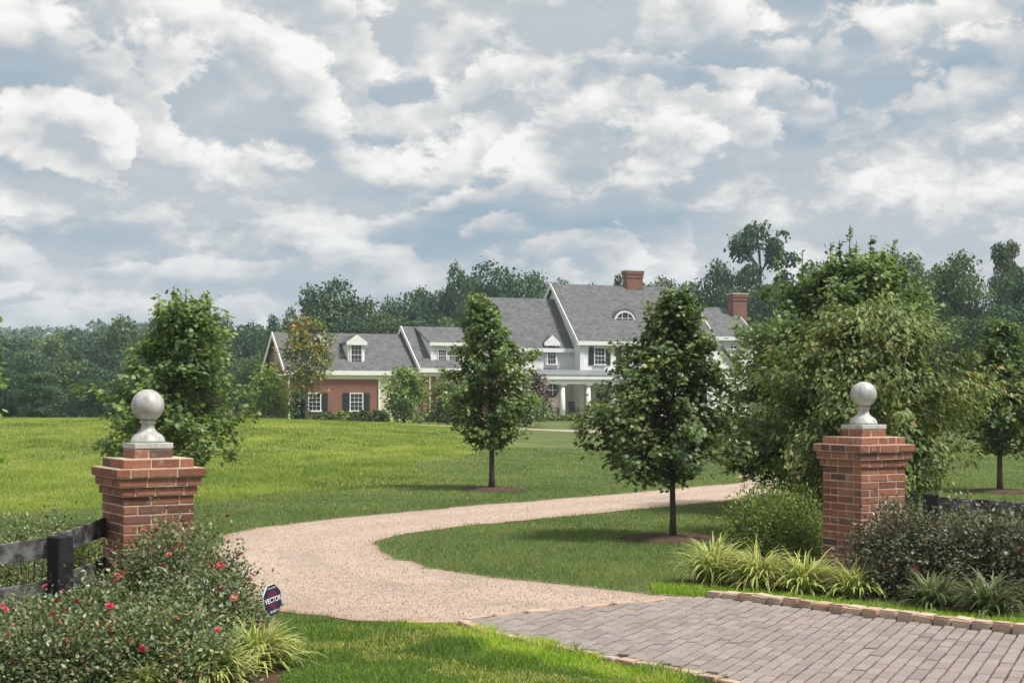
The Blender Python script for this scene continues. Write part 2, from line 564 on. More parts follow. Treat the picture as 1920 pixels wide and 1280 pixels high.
def stone_mesh(seed, n):
    """a lumpy little stone, 8 faces"""
    r = np.random.default_rng(seed)
    v = np.array([(1, 0, 0), (0, 1, 0), (-1, 0, 0), (0, -1, 0), (0, 0, .7), (0, 0, -.7)], float)
    v *= r.uniform(0.7, 1.3, (6, 3))
    t = np.array([(0, 1, 4), (1, 2, 4), (2, 3, 4), (3, 0, 4), (1, 0, 5), (2, 1, 5), (3, 2, 5), (0, 3, 5)])
    return v, t

def scatter_stones(name, n, region, dmin, dmax, size, mat, parent=None):
    d = dmin * (dmax / dmin) ** RNG.random(n * 6)
    x = d * RNG.uniform(-0.42, 0.42, len(d))
    k = region(x, d)
    x, d = x[k][:n], d[k][:n]
    V0, T0 = stone_mesh(3, 8)
    a = RNG.uniform(0, 6.283, len(x)); ca, sa = np.cos(a), np.sin(a)
    s = size * RNG.uniform(0.5, 1.25, len(x)) * np.where(RNG.random(len(x)) < 0.06, 1.6, 1.0)
    V = np.empty((len(x), 6, 3))
    j = V0[None] * RNG.uniform(0.75, 1.25, (len(x), 6, 3)) * s[:, None, None]
    V[..., 0] = j[..., 0] * ca[:, None] - j[..., 1] * sa[:, None] + x[:, None]
    V[..., 1] = j[..., 0] * sa[:, None] + j[..., 1] * ca[:, None] + d[:, None]
    V[..., 2] = j[..., 2] + (ground_z(x, d) + 0.02 + s * 0.15)[:, None]
    T = (T0[None] + 6 * np.arange(len(x))[:, None, None]).reshape(-1, 3)
    o = obj_np(name, V.reshape(-1, 3), T, mat, parent, attrs={'tint': np.repeat(RNG.random(len(x)), 6)})
    return o

m, t, b = material('loose_stone')
a = t.add('ShaderNodeAttribute', attribute_name='tint').outputs['Fac']
t.link(t.ramp(a, [(0.0, (0.27, 0.20, 0.155)), (0.25, (0.39, 0.30, 0.245)), (0.75, (0.45, 0.36, 0.30)), (1.0, (0.56, 0.48, 0.42))]), b.inputs['Base Color'])
b.inputs['Roughness'].default_value = 0.9
M['loose_stone'] = m
ls = scatter_stones('gravel', 26000, lambda x, y: inside(DRIVE_POLY, x, y), 9.6, 28.0, 0.0052, M['loose_stone'])
tag(ls, 'loose gravel stones lying on the driveway', 'gravel', kind='stuff')

# ---- paved apron: bed, pavers, kerb stones, edging
M['bed_sand'] = plain('bed_sand', (0.035, 0.03, 0.026), 0.95, 0.3, 20.0, 0.5, 90.0)
bm = bmesh.new()
vv = [bm.verts.new((p[0], p[1], gz(p[0], p[1]) + 0.011)) for p in resample(np.vstack([APRON_POLY, APRON_POLY[:1]]), 160)[:-1]]
fc = bm.faces.new(vv)
bmesh.ops.triangulate(bm, faces=[fc])
bmesh.ops.recalc_face_normals(bm, faces=bm.faces)
me = bpy.data.meshes.new('paved_apron'); bm.to_mesh(me); bm.free(); me.materials.append(M['bed_sand'])
if me.polygons[0].normal.z < 0:
    me.flip_normals()
apron = link(bpy.data.objects.new('paved_apron', me))
tag(apron, 'grey brick paved apron of the drive between the gate pillars', 'paving', kind='structure')

m, t, b = material('paver')
oi = t.add('ShaderNodeObjectInfo').outputs['Random']
geo = t.add('ShaderNodeNewGeometry').outputs['Position']
pid = t.add('ShaderNodeAttribute', attribute_name='tint').outputs['Fac']
f = t.math('FRACT', t.math('ADD', oi, pid))
pc = t.ramp(f, [(0.0, (0.228, 0.194, 0.180)), (0.25, (0.256, 0.220, 0.205)), (0.55, (0.276, 0.239, 0.224)), (0.80, (0.300, 0.262, 0.246)), (0.93, (0.295, 0.236, 0.206)), (1.0, (0.240, 0.216, 0.205))])
pc = t.mix(t.maprange(t.noise(geo, 1.1, 4.0, 0.65), 0.5, 0.75, 0.0, 0.4), pc, C4((0.40, 0.29, 0.235)))
g = t.maprange(t.noise(geo, 60.0, 6.0, 0.7), 0.25, 0.75, 0.72, 1.22, smooth=False)
t.link(t.vmath('MULTIPLY', pc, t.comb(g, g, g)), b.inputs['Base Color'])
b.inputs['Roughness'].default_value = 0.85
b.inputs['Specular IOR Level'].default_value = 0.25
bp = t.add('ShaderNodeBump'); bp.inputs['Strength'].default_value = 0.5; bp.inputs['Distance'].default_value = 0.006
t.link(t.noise(geo, 120.0, 5.0, 0.7), bp.inputs['Height']); t.link(bp.outputs[0], b.inputs['Normal'])
M['paver'] = m

PW, PL = 0.084, 0.168
uu = np.array((0.42, 0.907)); uu /= np.linalg.norm(uu)
vvv = np.array((uu[1], -uu[0]))
cells = []
for i in range(-60, 80):
    for j in range(-40, 60):
        c = np.array((1.8, 9.4)) + vvv * (i * PW) + uu * ((j + 0.5 * (i % 2)) * PL)
        cells.append((c[0], c[1]))
cells = np.array(cells)
ok = inside(APRON_POLY, cells[:, 0], cells[:, 1]) & (dist_polyline(KERB, cells[:, 0], cells[:, 1]) > 0.07) & (dist_polyline(APRON_LEFT, cells[:, 0], cells[:, 1]) > 0.05)
cells = cells[ok & (cells[:, 1] > 6.4)]
pxx = 960 + cells[:, 0] / cells[:, 1] * FPX
pyy = HORIZON + (EYE) / cells[:, 1] * FPX
seen = (pxx > -20) & (pxx < 1945) & (pyy < 1286)
order = np.argsort(np.where(seen, cells[:, 1], 99.0))
cells = cells[order]; seen = seen[order]
base_me = MB().box(-PL / 2 + 0.0025, PL / 2 - 0.0025, -PW / 2 + 0.006, PW / 2 - 0.006, -0.03, 0.03).mesh('paver', M['paver'], bevel=0.005)
ang = math.atan2(uu[1], uu[0])
rest_v, rest_f, rest_t = [], [], []
npv = 0
for k, (c, s) in enumerate(zip(cells, seen)):
    z = gz(*c) + 0.004 + random.uniform(-0.004, 0.004)
    if s and npv < 300:
        o = bpy.data.objects.new('paver', base_me)
        o.location = (c[0], c[1], z)
        o.rotation_euler = (random.gauss(0, 0.012), random.gauss(0, 0.012), ang + random.gauss(0, 0.012))
        link(o, apron)
        npv += 1
    else:
        mt = Matrix.Translation((c[0], c[1], z)) @ Matrix.Rotation(ang + random.gauss(0, 0.012), 4, 'Z')
        o0 = len(rest_v)
        rest_v += [mt @ v.co for v in base_me.vertices]
        rest_f += [tuple(i + o0 for i in p.vertices) for p in base_me.polygons]
        rest_t += [random.random()] * len(base_me.vertices)
me = bpy.data.meshes.new('paver_field'); me.from_pydata(rest_v, [], rest_f); me.materials.append(M['paver'])
ta = me.attributes.new('tint', 'FLOAT', 'POINT'); ta.data.foreach_set('value', np.array(rest_t, np.float32))
o = link(bpy.data.objects.new('paver_field', me), apron); o['kind'] = 'stuff'

m, t, b = material('kerb_stone')
oi = t.add('ShaderNodeObjectInfo').outputs['Random']
co = t.add('ShaderNodeTexCoord').outputs['Object']
geo = t.add('ShaderNodeNewGeometry').outputs['Position']
kc = t.ramp(oi, [(0.0, (0.40, 0.265, 0.185)), (0.4, (0.48, 0.335, 0.24)), (0.75, (0.55, 0.41, 0.31)), (1.0, (0.43, 0.345, 0.275))])
kc = t.mix(t.maprange(t.noise(geo, 12.0, 5.0, 0.7), 0.45, 0.7, 0.0, 0.6), kc, C4((0.54, 0.43, 0.34)))
t.link(kc, b.inputs['Base Color']); b.inputs['Roughness'].default_value = 0.9
bp = t.add('ShaderNodeBump'); bp.inputs['Strength'].default_value = 0.8; bp.inputs['Distance'].default_value = 0.012
t.link(t.noise(geo, 45.0, 6.0, 0.7), bp.inputs['Height']); t.link(bp.outputs[0], b.inputs['Normal'])
M['kerb_stone'] = m

def stone_block(sx, sy, sz_, seed):
    """a split cobble: rounded block with uneven faces"""
    r = random.Random(seed)
    bm = bmesh.new()
    bmesh.ops.create_cube(bm, size=1.0)
    bmesh.ops.bevel(bm, geom=list(bm.edges), offset=0.07, segments=2, affect='EDGES')
    for v in bm.verts:
        v.co.x *= sx; v.co.y *= sy; v.co.z *= sz_
        v.co += Vector((r.uniform(-1, 1), r.uniform(-1, 1), r.uniform(-1, 1))) * 0.0045
    me = bpy.data.meshes.new('kerb_stone'); bm.to_mesh(me); bm.free()
    me.materials.append(M['kerb_stone'])
    return me

kerb = empty('stone_kerb', (KERB[0][0], KERB[0][1], 0))
tag(kerb, 'row of brown cobble kerb stones edging the paving beside the grass', 'kerb', kind='structure')
km = [stone_block(0.129 + 0.002 * (i % 3), 0.115, 0.15, i) for i in range(6)]
kl = resample(KERB, int(np.sum(np.linalg.norm(np.diff(KERB, axis=0), axis=1)) / 0.132))
for i in range(1, len(kl) - 1):
    d = kl[i + 1] - kl[i - 1]
    o = bpy.data.objects.new('kerb_stone', km[i % 6])
    rise = 0.016 * min(1.0, (i + 1) / 4.0)
    o.location = (kl[i][0] - kerb.location.x, kl[i][1] - kerb.location.y, gz(*kl[i]) - 0.005 + rise + random.uniform(-0.003, 0.003))
    o.rotation_euler = (random.gauss(0, 0.02), random.gauss(0, 0.02), math.atan2(d[1], d[0]) + random.gauss(0, 0.025))
    link(o, kerb)

# flush edging: brick band at the end of the paving and down its grassy side
def edging(name, line, label, step=0.215, wid=0.075, lift=0.030):
    root = empty(name, (line[0][0], line[0][1], 0))
    tag(root, label, 'edging', kind='structure')
    L = resample(line, max(3, int(np.sum(np.linalg.norm(np.diff(line, axis=0), axis=1)) / step)))
    me = [stone_block(step * 0.96, wid, 0.07, 40 + i) for i in range(3)]
    for i in range(len(L) - 1):
        c = (L[i] + L[i + 1]) / 2; d = L[i + 1] - L[i]
        o = bpy.data.objects.new('edging_stone', me[i % 3])
        o.location = (c[0] - root.location.x, c[1] - root.location.y, gz(*c) + lift - 0.03 + random.uniform(-0.004, 0.004))
        o.rotation_euler = (0, 0, math.atan2(d[1], d[0]) + random.gauss(0, 0.02))
        link(o, root)
GATE_LINE = smooth_line(G([(868, 1168), (960, 1157), (1060, 1148), (1180, 1136), (1300, 1126)]), 30, 2)
edging('gravel_edging', GATE_LINE, 'band of flush tan stones where the gravel meets the paving', 0.22, 0.10)
edging('grass_edging', APRON_LEFT, 'flush tan stone edging between the paving and the near grass', 0.16, 0.085)

# ---- mulched planting beds
M['mulch'] = plain('mulch', (0.085, 0.055, 0.04), 0.95, 0.45, 14.0, 1.0, 60.0, 0.15)
def bed(name, pts, label, lift=0.008):
    P = smooth_line(np.vstack([pts, pts[:1]]), 60, 2)[:-1]
    bm = bmesh.new()
    c = P.mean(0)
    cv = bm.verts.new((c[0], c[1], gz(*c) + 0.045))
    mid = [bm.verts.new((p[0] * .7 + c[0] * .3, p[1] * .7 + c[1] * .3, gz(*(p * .7 + c * .3)) + 0.035)) for p in P]
    out = [bm.verts.new((p[0], p[1], gz(*p) + lift)) for p in P]
    n = len(P)
    for i in range(n):
        bm.faces.new((cv, mid[i], mid[(i + 1) % n]))
        bm.faces.new((mid[i], out[i], out[(i + 1) % n], mid[(i + 1) % n]))
    bmesh.ops.recalc_face_normals(bm, faces=bm.faces)
    me = bpy.data.meshes.new(name); bm.to_mesh(me); bm.free(); me.materials.append(M['mulch'])
    if sum(p.normal.z for p in me.polygons) < 0:
        me.flip_normals()
    o = link(bpy.data.objects.new(name, me))
    tag(o, label, 'mulch', kind='structure')
    return P
BEDS = []
BEDS.append(bed('mulch_bed', np.array([(-1.55, 7.2), (-1.30, 8.1), (-1.42, 8.9), (-1.55, 9.6), (-1.75, 10.3), (-2.2, 10.9), (-3.2, 11.6), (-4.6, 11.2), (-5.4, 9.5), (-5.0, 7.4), (-3.0, 6.4)]), 'brown mulch bed under the roses by the near pillar'))
BEDS.append(bed('mulch_bed', np.array([(1.55, 12.6), (1.75, 12.05), (2.6, 11.75), (3.3, 11.0), (4.2, 10.45), (6.2, 9.9), (6.6, 12.2), (4.6, 13.2), (3.6, 13.9), (2.9, 14.7), (2.0, 14.4)]), 'brown mulch bed round the pillar beyond the paving'))
# ================================================================== the house
m, t, b = material('roof_shingle')
co = t.add('ShaderNodeTexCoord').outputs['Object']
br = t.add('ShaderNodeTexBrick'); 
sx, sy, sz2 = t.xyz(co)
t.link(t.comb(sx, t.math('MULTIPLY', sz2, 1.4), 0.0), br.inputs['Vector'])
br.inputs['Scale'].default_value = 1.0
br.inputs['Brick Width'].default_value = 0.32
br.inputs['Row Height'].default_value = 0.19
br.inputs['Mortar Size'].default_value = 0.012
br.inputs['Mortar Smooth'].default_value = 0.3
br.inputs['Bias'].default_value = 0.0
br.inputs['Color1'].default_value = C4((0.104, 0.106, 0.111))
br.inputs['Color2'].default_value = C4((0.156, 0.158, 0.164))
br.inputs['Mortar'].default_value = C4((0.085, 0.088, 0.095))
mo = t.maprange(t.noise(co, 2.2, 5.0, 0.65), 0.3, 0.7, 0.84, 1.14, smooth=False)
t.link(t.vmath('MULTIPLY', br.outputs[0], t.comb(mo, mo, mo)), b.inputs['Base Color'])
b.inputs['Roughness'].default_value = 0.9
b.inputs['Specular IOR Level'].default_value = 0.2
M['shingle'] = m

m, t, b = material('house_brick')
co = t.add('ShaderNodeTexCoord').outputs['Object']
br = t.add('ShaderNodeTexBrick')
sx, sy, sz2 = t.xyz(co)
t.link(t.comb(t.math('ADD', sx, sy), sz2, 0.0), br.inputs['Vector'])
br.inputs['Scale'].default_value = 1.0
br.inputs['Brick Width'].default_value = 0.21
br.inputs['Row Height'].default_value = 0.07
br.inputs['Mortar Size'].default_value = 0.008
br.inputs['Color1'].default_value = C4((0.160, 0.048, 0.036))
br.inputs['Color2'].default_value = C4((0.215, 0.070, 0.052))
br.inputs['Mortar'].default_value = C4((0.30, 0.21, 0.165))
mo = t.maprange(t.noise(co, 1.3, 5.0, 0.65), 0.3, 0.7, 0.85, 1.12, smooth=False)
t.link(t.vmath('MULTIPLY', br.outputs[0], t.comb(mo, mo, mo)), b.inputs['Base Color'])
b.inputs['Roughness'].default_value = 0.9
M['house_brick'] = m

m, t, b = material('white_siding')
co = t.add('ShaderNodeTexCoord').outputs['Object']
z = t.xyz(co)[2]
saw = t.math('FRACT', t.math('MULTIPLY', z, 1 / 0.16))
n = t.maprange(t.noise(co, 0.8, 4.0, 0.6), 0.3, 0.7, 0.94, 1.04, smooth=False)
t.link(t.vmath('MULTIPLY', t.comb(n, n, n), (0.77, 0.775, 0.77)), b.inputs['Base Color'])
b.inputs['Roughness'].default_value = 0.6
bp = t.add('ShaderNodeBump'); bp.inputs['Strength'].default_value = 1.0; bp.inputs['Distance'].default_value = 0.02; bp.invert = True
t.link(saw, bp.inputs['Height']); t.link(bp.outputs[0], b.inputs['Normal'])
M['siding'] = m
M['white_trim'] = plain('white_trim', (0.76, 0.765, 0.76), 0.5, 0.05, 2.0)
M['cream_wall'] = plain('cream_wall', (0.56, 0.525, 0.42), 0.7, 0.06, 1.5)
M['shutter'] = plain('shutter', (0.018, 0.026, 0.034), 0.45, 0.2, 3.0)
m, t, b = material('window_glass')
b.inputs['Base Color'].default_value = C4((0.018, 0.024, 0.032)); b.inputs['Roughness'].default_value = 0.06; b.inputs['Specular IOR Level'].default_value = 0.7
M['glass'] = m
M['lead'] = plain('lead_roof', (0.20, 0.215, 0.235), 0.5, 0.1, 2.0)
M['stone_cap'] = plain('stone_cap', (0.55, 0.52, 0.46), 0.8, 0.15, 4.0)
M['dark_wood'] = plain('dark_wood', (0.022, 0.018, 0.016), 0.6, 0.3, 6.0)
M['porch_floor'] = plain('porch_floor', (0.22, 0.20, 0.19), 0.8, 0.2, 2.0)

TH = R(20.0)
HC, HS = math.cos(TH), math.sin(TH)
HY = 103.0
HX = (540 - 960) / FPX * HY
house = empty('brick_and_white_house', (HX, HY, 0.0), TH)
tag(house, 'long white and red brick house with grey shingle roofs and dormers', 'house')

def HA(px, b):
    """position along the front, at depth b behind the garage front, that lies on the sight line px"""
    tt = (px - 960) / FPX
    return (tt * (HY + b * HC) - HX + b * HS) / (HC - tt * HS)
def HZ(py, a, b):
    return EYE - (py - HORIZON) / FPX * (HY + a * HS + b * HC)

def gable_wing(a0, a1, b0, hd, ze, zr, wall, z0=-0.4, ov=0.32, oe=0.30, rake=(True, True), th=0.14):
    """walls with gable ends, a two-slope roof, eave boards and rake boards; ze and zr are the roof's eave and ridge"""
    sl = (zr - ze) / (hd + ov)
    b1 = b0 + 2 * hd
    zw = ze + sl * ov - 0.02
    br_ = b0 + hd
    MB().prism([(b0, z0), (b1, z0), (b1, zw), (br_, zr - 0.03), (b0, zw)], 0, a0, a1).build('wall', wall, house)
    A0, A1 = a0 - oe, a1 + oe
    fe, be = b0 - ov, b1 + ov
    MB().prism([(fe, ze), (br_, zr), (be, ze), (be, ze + th), (br_, zr + th), (fe, ze + th)], 0, A0, A1).build('roof', M['shingle'], house)
    MB().box(A0, A1, fe - 0.03, fe - 0.003, ze - 0.16, ze + th + 0.02).build('gutter', M['white_trim'], house)
    MB().box(a0 - 0.02, a1 + 0.02, b0 - 0.06, b0 - 0.004, zw - 0.62, zw - 0.17).build('frieze_board', M['white_trim'], house)
    for k, (aa, ab) in enumerate(((A0 - 0.07, A0 - 0.003), (A1 + 0.003, A1 + 0.07))):
        if rake[k]:
            rb = MB()
            rb.prism([(fe, ze - 0.20), (br_, zr - 0.20), (br_, zr + th + 0.04), (fe, ze + th + 0.04)], 0, aa, ab)
            rb.prism([(br_ + 0.002, zr - 0.20), (be, ze - 0.20), (be, ze + th + 0.04), (br_ + 0.002, zr + th + 0.04)], 0, aa, ab)
            rb.build('rake_board', M['white_trim'], house)
    return sl, zw

def window(a0, a1, z0, z1, b, cols, rows, shutters=0.0, frame=0.07, parent=None, bars=0.020):
    parent = parent or house
    wdw = MB().box(a0, a1, b - 0.03, b - 0.004, z0, z1).build('window', M['glass'], parent)
    fr_ = MB()
    fr_.box(a0 - frame, a0, b - 0.08, b - 0.006, z0, z1).box(a1, a1 + frame, b - 0.08, b - 0.006, z0, z1)
    fr_.box(a0 - frame, a1 + frame, b - 0.085, b - 0.005, z1, z1 + frame)
    fr_.build('window_frame', M['white_trim'], parent if parent is not house else wdw)
    MB().box(a0 - frame - 0.06, a1 + frame + 0.06, b - 0.15, b - 0.007, z0 - 0.10, z0).build('window_sill', M['white_trim'], parent if parent is not house else wdw)
    g = MB()
    for i in range(1, cols):
        x = a0 + (a1 - a0) * i / cols
        g.box(x - bars / 2, x + bars / 2, b - 0.05, b - 0.028, z0, z1)
    for j in range(1, rows):
        zz = z0 + (z1 - z0) * j / rows
        hb = bars if j == rows // 2 else bars / 2
        g.box(a0, a1, b - 0.056, b - 0.031, zz - hb, zz + hb)
    if cols > 1 or rows > 1:
        g.build('muntins', M['white_trim'], parent if parent is not house else wdw)
    if shutters > 0:
        for s0 in (a0 - frame - shutters - 0.03, a1 + frame + 0.03):
            sh = MB().box(s0, s0 + shutters, b - 0.07, b - 0.006, z0 - 0.06, z1 + 0.06)
            for k in range(2):
                zz0 = z0 + 0.02 + k * (z1 - z0) / 2
                sh.box(s0 + 0.07, s0 + shutters - 0.07, b - 0.085, b - 0.069, zz0 + 0.03, zz0 + (z1 - z0) / 2 - 0.09)
            sh.build('shutter', M['shutter'], house)
    return wdw

def gable_dormer(a, wid, b0, zb, ze, zr, depth, win):
    """a small gabled dormer: front wall, cheeks, roof, window"""
    d = MB()
    d.prism([(a - wid / 2, zb), (a + wid / 2, zb), (a + wid / 2, ze), (a, zr - 0.06), (a - wid / 2, ze)], 1, b0, b0 + depth)
    dm = d.build('dormer', M['siding'], house)
    o = 0.16
    sl = (zr - ze) / (wid / 2)
    zo = ze - sl * o
    r_ = MB().prism([(a - wid / 2 - o, zo), (a, zr), (a + wid / 2 + o, zo), (a + wid / 2 + o, zo + 0.08), (a, zr + 0.09), (a - wid / 2 - o, zo + 0.08)], 1, b0 - 0.18, b0 + depth)
    r_.build('dormer_roof', M['shingle'], dm)
    tr = MB().prism([(a - wid / 2 - o, zo - 0.03), (a - wid / 2 - o + 0.02, zo - 0.12), (a + wid / 2 + o - 0.02, zo - 0.12), (a + wid / 2 + o, zo - 0.03), (a + wid / 2 + o, zo + 0.1), (a, zr + 0.11), (a - wid / 2 - o, zo + 0.1)], 1, b0 - 0.22, b0 - 0.185)
    tr.build('pediment', M['white_trim'], dm)
    x0, x1, y0, y1, c, r2 = win
    window(x0, x1, y0, y1, b0, c, r2, parent=dm, frame=0.10, bars=0.018)
    MB().box(a - wid / 2 - 0.05, a + wid / 2 + 0.05, b0 - 0.06, b0 - 0.003, zb - 0.05, zb + 0.12).build('apron_board', M['white_trim'], dm)
    return dm

# --- garage wing, brick
ga1 = HA(797, 0.0)
z_e = HZ(699, 5, -0.3); z_r = HZ(628, 5, 4.5)
sl, zw = gable_wing(0.0, ga1, 0.0, 4.5, z_e, z_r, M['house_brick'], rake=(True, False))
# cream panel wall at the inner end of the garage front
c0, c1 = HA(713, 0), HA(797, 0) - 0.02
MB().box(c0, c1, -0.05, -0.004, -0.3, zw - 0.63).build('cream_panel', M['cream_wall'], house)
MB().box(c0 - 0.16, c0 - 0.002, -0.10, -0.003, -0.3, zw - 0.63).build('corner_board', M['white_trim'], house)
for p0, p1 in ((579, 600), (657, 679)):
    a0, a1 = HA(p0, 0), HA(p1, 0)
    window(a0, a1, HZ(769, a0, 0), HZ(738, a0, 0), 0.0, 3, 4, shutters=0.46, bars=0.018)
# gable-end loft window on the left wall (faces left)
lz = HZ(672, 0, 4.5)
MB().box(-0.05, -0.004, 4.0, 4.55, lz - 0.4, lz + 0.75).build('loft_window', M['glass'], house)
MB().box(-0.08, -0.003, 3.85, 3.995, lz - 0.45, lz + 0.85).box(-0.08, -0.003, 4.555, 4.7, lz - 0.45, lz + 0.85).build('loft_window_frame', M['white_trim'], house)
MB().box(-0.30, -0.02, -0.32, 9.3, z_e - 0.20, z_e - 0.02).build('eave_return', M['white_trim'], house)
for pc in (596, 668):
    bd = 0.9
    a = HA(pc, bd)
    gable_dormer(a, 1.25, bd, HZ(687, a, bd), HZ(641, a, bd), HZ(630, a, bd), 2.6, (a - 0.38, a + 0.38, HZ(683, a, bd), HZ(647, a, bd), 3, 4))
MB().tube([(0.06, -0.08, -0.3), (0.06, -0.08, zw - 0.2)], [0.05, 0.05], 8).build('downspout', M['white_trim'], house)

# --- connecting wing with the long shed dormer
cb = -0.5
ca0, ca1 = HA(793, cb), HA(960, cb)
z_e2 = HZ(694, ca0, cb - 0.3); z_r2 = HZ(615, ca0, cb + 4.9)
sl2, zw2 = gable_wing(ca0, ca1, cb, 4.9, z_e2, z_r2, M['house_brick'], rake=(True, False))
sb = cb + 0.75
s0, s1 = HA(809, sb), HA(900, sb)
zt = HZ(645, s0, sb); zbm = HZ(681, s0, sb)
d = MB().prism([(sb, zbm - 0.1), (sb + 3.9, zbm - 0.1), (sb + 3.9, z_r2 - 0.05), (sb, zt)], 0, s0, s1).build('shed_dormer', M['siding'], house)
MB().prism([(sb - 0.25, zt + 0.0), (sb + 4.0, z_r2 + 0.0), (sb + 4.0, z_r2 + 0.10), (sb - 0.25, zt + 0.12)], 0, s0 - 0.2, s1 + 0.2).build('dormer_roof', M['shingle'], d)
MB().box(s0 - 0.22, s1 + 0.22, sb - 0.29, sb - 0.253, zt - 0.12, zt + 0.13).build('dormer_gutter', M['white_trim'], d)
MB().box(s0 - 0.08, s1, sb - 0.07, sb - 0.003, zbm - 0.1, zbm + 0.12).box(s0 - 0.08, s0 + 0.14, sb - 0.07, sb - 0.003, zbm + 0.12, zt - 0.15).build('dormer_trim', M['white_trim'], d)
for p0, p1 in ((822, 836), (842, 856)):
    window(HA(p0, sb), HA(p1, sb), HZ(677, s0, sb), HZ(656, s0, sb), sb, 4, 4, parent=d, frame=0.07, bars=0.018)
dsa = HA(805, cb)
MB().tube([(dsa, cb - 0.12, -0.3), (dsa, cb - 0.12, z_e2)], [0.05, 0.05], 8).build('downspout', M['white_trim'], house)

# --- wing between connector and main block
mb_ = 3.0
ma0, ma1 = HA(948, mb_), HA(1094, mb_)
z_e3 = HZ(657, HA(1060, mb_), mb_ - 0.3); z_r3 = HZ(562, HA(980, mb_ + 4.1), mb_ + 4.1)
gable_wing(ma0, ma1, mb_, 4.1, z_e3, z_r3, M['siding'], rake=(True, False))
a = HA(1033, mb_)
gable_dormer(a, 1.05, mb_ - 0.12, HZ(688, a, mb_), HZ(642, a, mb_), HZ(631, a, mb_), 2.4, (a - 0.33, a + 0.33, HZ(682, a, mb_), HZ(648, a, mb_), 3, 4))

# --- main block
nb = 1.5
na0, na1 = HA(1088, nb), HA(1338, nb)
z_e4 = HZ(643, na0, nb - 0.3); z_r4 = HZ(535, HA(1040, nb + 5.6), nb + 5.6)
sl4, zw4 = gable_wing(na0, na1, nb, 5.6, z_e4, z_r4, M['siding'])
for p0, p1 in ((1115, 1133), (1167, 1185), (1222, 1240), (1276, 1294)):
    a0, a1 = HA(p0, nb), HA(p1, nb)
    window(a0, a1, HZ(682, na0, nb), HZ(651, na0, nb), nb, 3, 4, shutters=0.42, bars=0.024)
MB().box(na0 - 0.03, na0 + 0.3, nb - 0.05, nb - 0.003, 0.3, zw4 - 0.64).build('corner_board', M['white_trim'], house)
# eyebrow dormer with the arched window
eb = nb + 2.05
ea = HA(1171, eb); ez = HZ(604, ea, eb); ew = 0.95
arc = [(ea + ew * math.cos(R(q)), ez + 0.92 * math.sin(R(q))) for q in range(0, 181, 12)]
arc_o = [(ea + (ew + 0.20) * math.cos(R(q)), ez + 1.13 * math.sin(R(q))) for q in range(0, 181, 12)]
arc_i = [(ea + (ew - 0.16) * math.cos(R(q)), ez + 0.05 + 0.74 * math.sin(R(q))) for q in range(0, 181, 12)]
ed = MB().prism(arc_o, 1, eb, eb + 2.6).build('eyebrow_dormer', M['shingle'], house)
MB().prism(arc, 1, eb - 0.10, eb - 0.002).build('arched_surround', M['white_trim'], ed)
MB().prism(arc_i, 1, eb - 0.13, eb - 0.102).build('arched_pane', M['glass'], ed)
g = MB()
for q in (-0.26, 0.26):
    g.box(ea + q - 0.02, ea + q + 0.02, eb - 0.155, eb - 0.131, ez + 0.06, ez + 0.70)
g.box(ea - ew + 0.18, ea + ew - 0.18, eb - 0.152, eb - 0.134, ez + 0.30, ez + 0.34)
g.build('muntins', M['white_trim'], ed)
MB().box(ea - ew - 0.25, ea + ew + 0.25, eb - 0.2, eb - 0.004, ez - 0.12, ez - 0.002).build('arched_sill', M['white_trim'], ed)

def chimney(a0, a1, b0, b1, z0, z1, pots=0):
    c = MB().box(a0, a1, b0, b1, z0, z1 - 0.55).box(a0 - 0.05, a1 + 0.05, b0 - 0.05, b1 + 0.05, z1 - 0.548, z1 - 0.25).box(a0 - 0.1, a1 + 0.1, b0 - 0.1, b1 + 0.1, z1 - 0.248, z1).build('chimney', M['house_brick'], house)
    MB().box(a0 - 0.13, a1 + 0.13, b0 - 0.13, b1 + 0.13, z1 + 0.002, z1 + 0.09).build('chimney_cap', M['stone_cap'], c)
cb1 = nb + 5.6
chimney(HA(1172, cb1), HA(1201, cb1), cb1 - 0.45, cb1 + 0.45, z_r4 - 1.2, HZ(508, HA(1187, cb1), cb1 - 0.7))

# --- right wing
rb_ = 3.2
ra0, ra1 = HA(1334, rb_), HA(1412, rb_)
z_e5 = HZ(634, ra0, rb_ - 0.3); z_r5 = HZ(579, HA(1340, rb_ + 4.2), rb_ + 4.2)
gable_wing(ra0, ra1, rb_, 4.2, z_e5, z_r5, M['siding'], rake=(False, True))
rc = rb_ + 4.2
chimney(HA(1370, rc - 1.0), HA(1395, rc - 1.0), rc - 1.5, rc - 0.5, z_e5, HZ(552, HA(1383, rc), rc - 1.4))
wa0, wa1 = HA(1369, rb_), HA(1381, rb_)
window(wa0, wa1, HZ(653, ra0, rb_), HZ(641, ra0, rb_), rb_, 2, 2, bars=0.05)
# lower cross gable in front of the right wing
lb = 0.6
la0, la1 = HA(1322, lb), HA(1352, lb)
lz0, lz1 = HZ(672, la0, lb), HZ(645, la0, lb)
MB().prism([(la0, 0.0), (la1 + 1.6, 0.0), (la1 + 1.6, lz0 - 1.0), (la1 - 0.2, lz1), (la0, lz1)], 1, lb, rb_ - 0.01).build('side_entry', M['siding'], house)
MB().prism([(la0 - 0.2, lz1 + 0.02), (la1 - 0.2, lz1 + 0.02), (la1 + 1.9, lz0 - 1.25), (la1 + 1.9, lz0 - 1.08), (la1 - 0.2, lz1 + 0.2), (la0 - 0.2, lz1 + 0.2)], 1, lb - 0.25, rb_ - 0.012).build('side_entry_roof', M['shingle'], house)

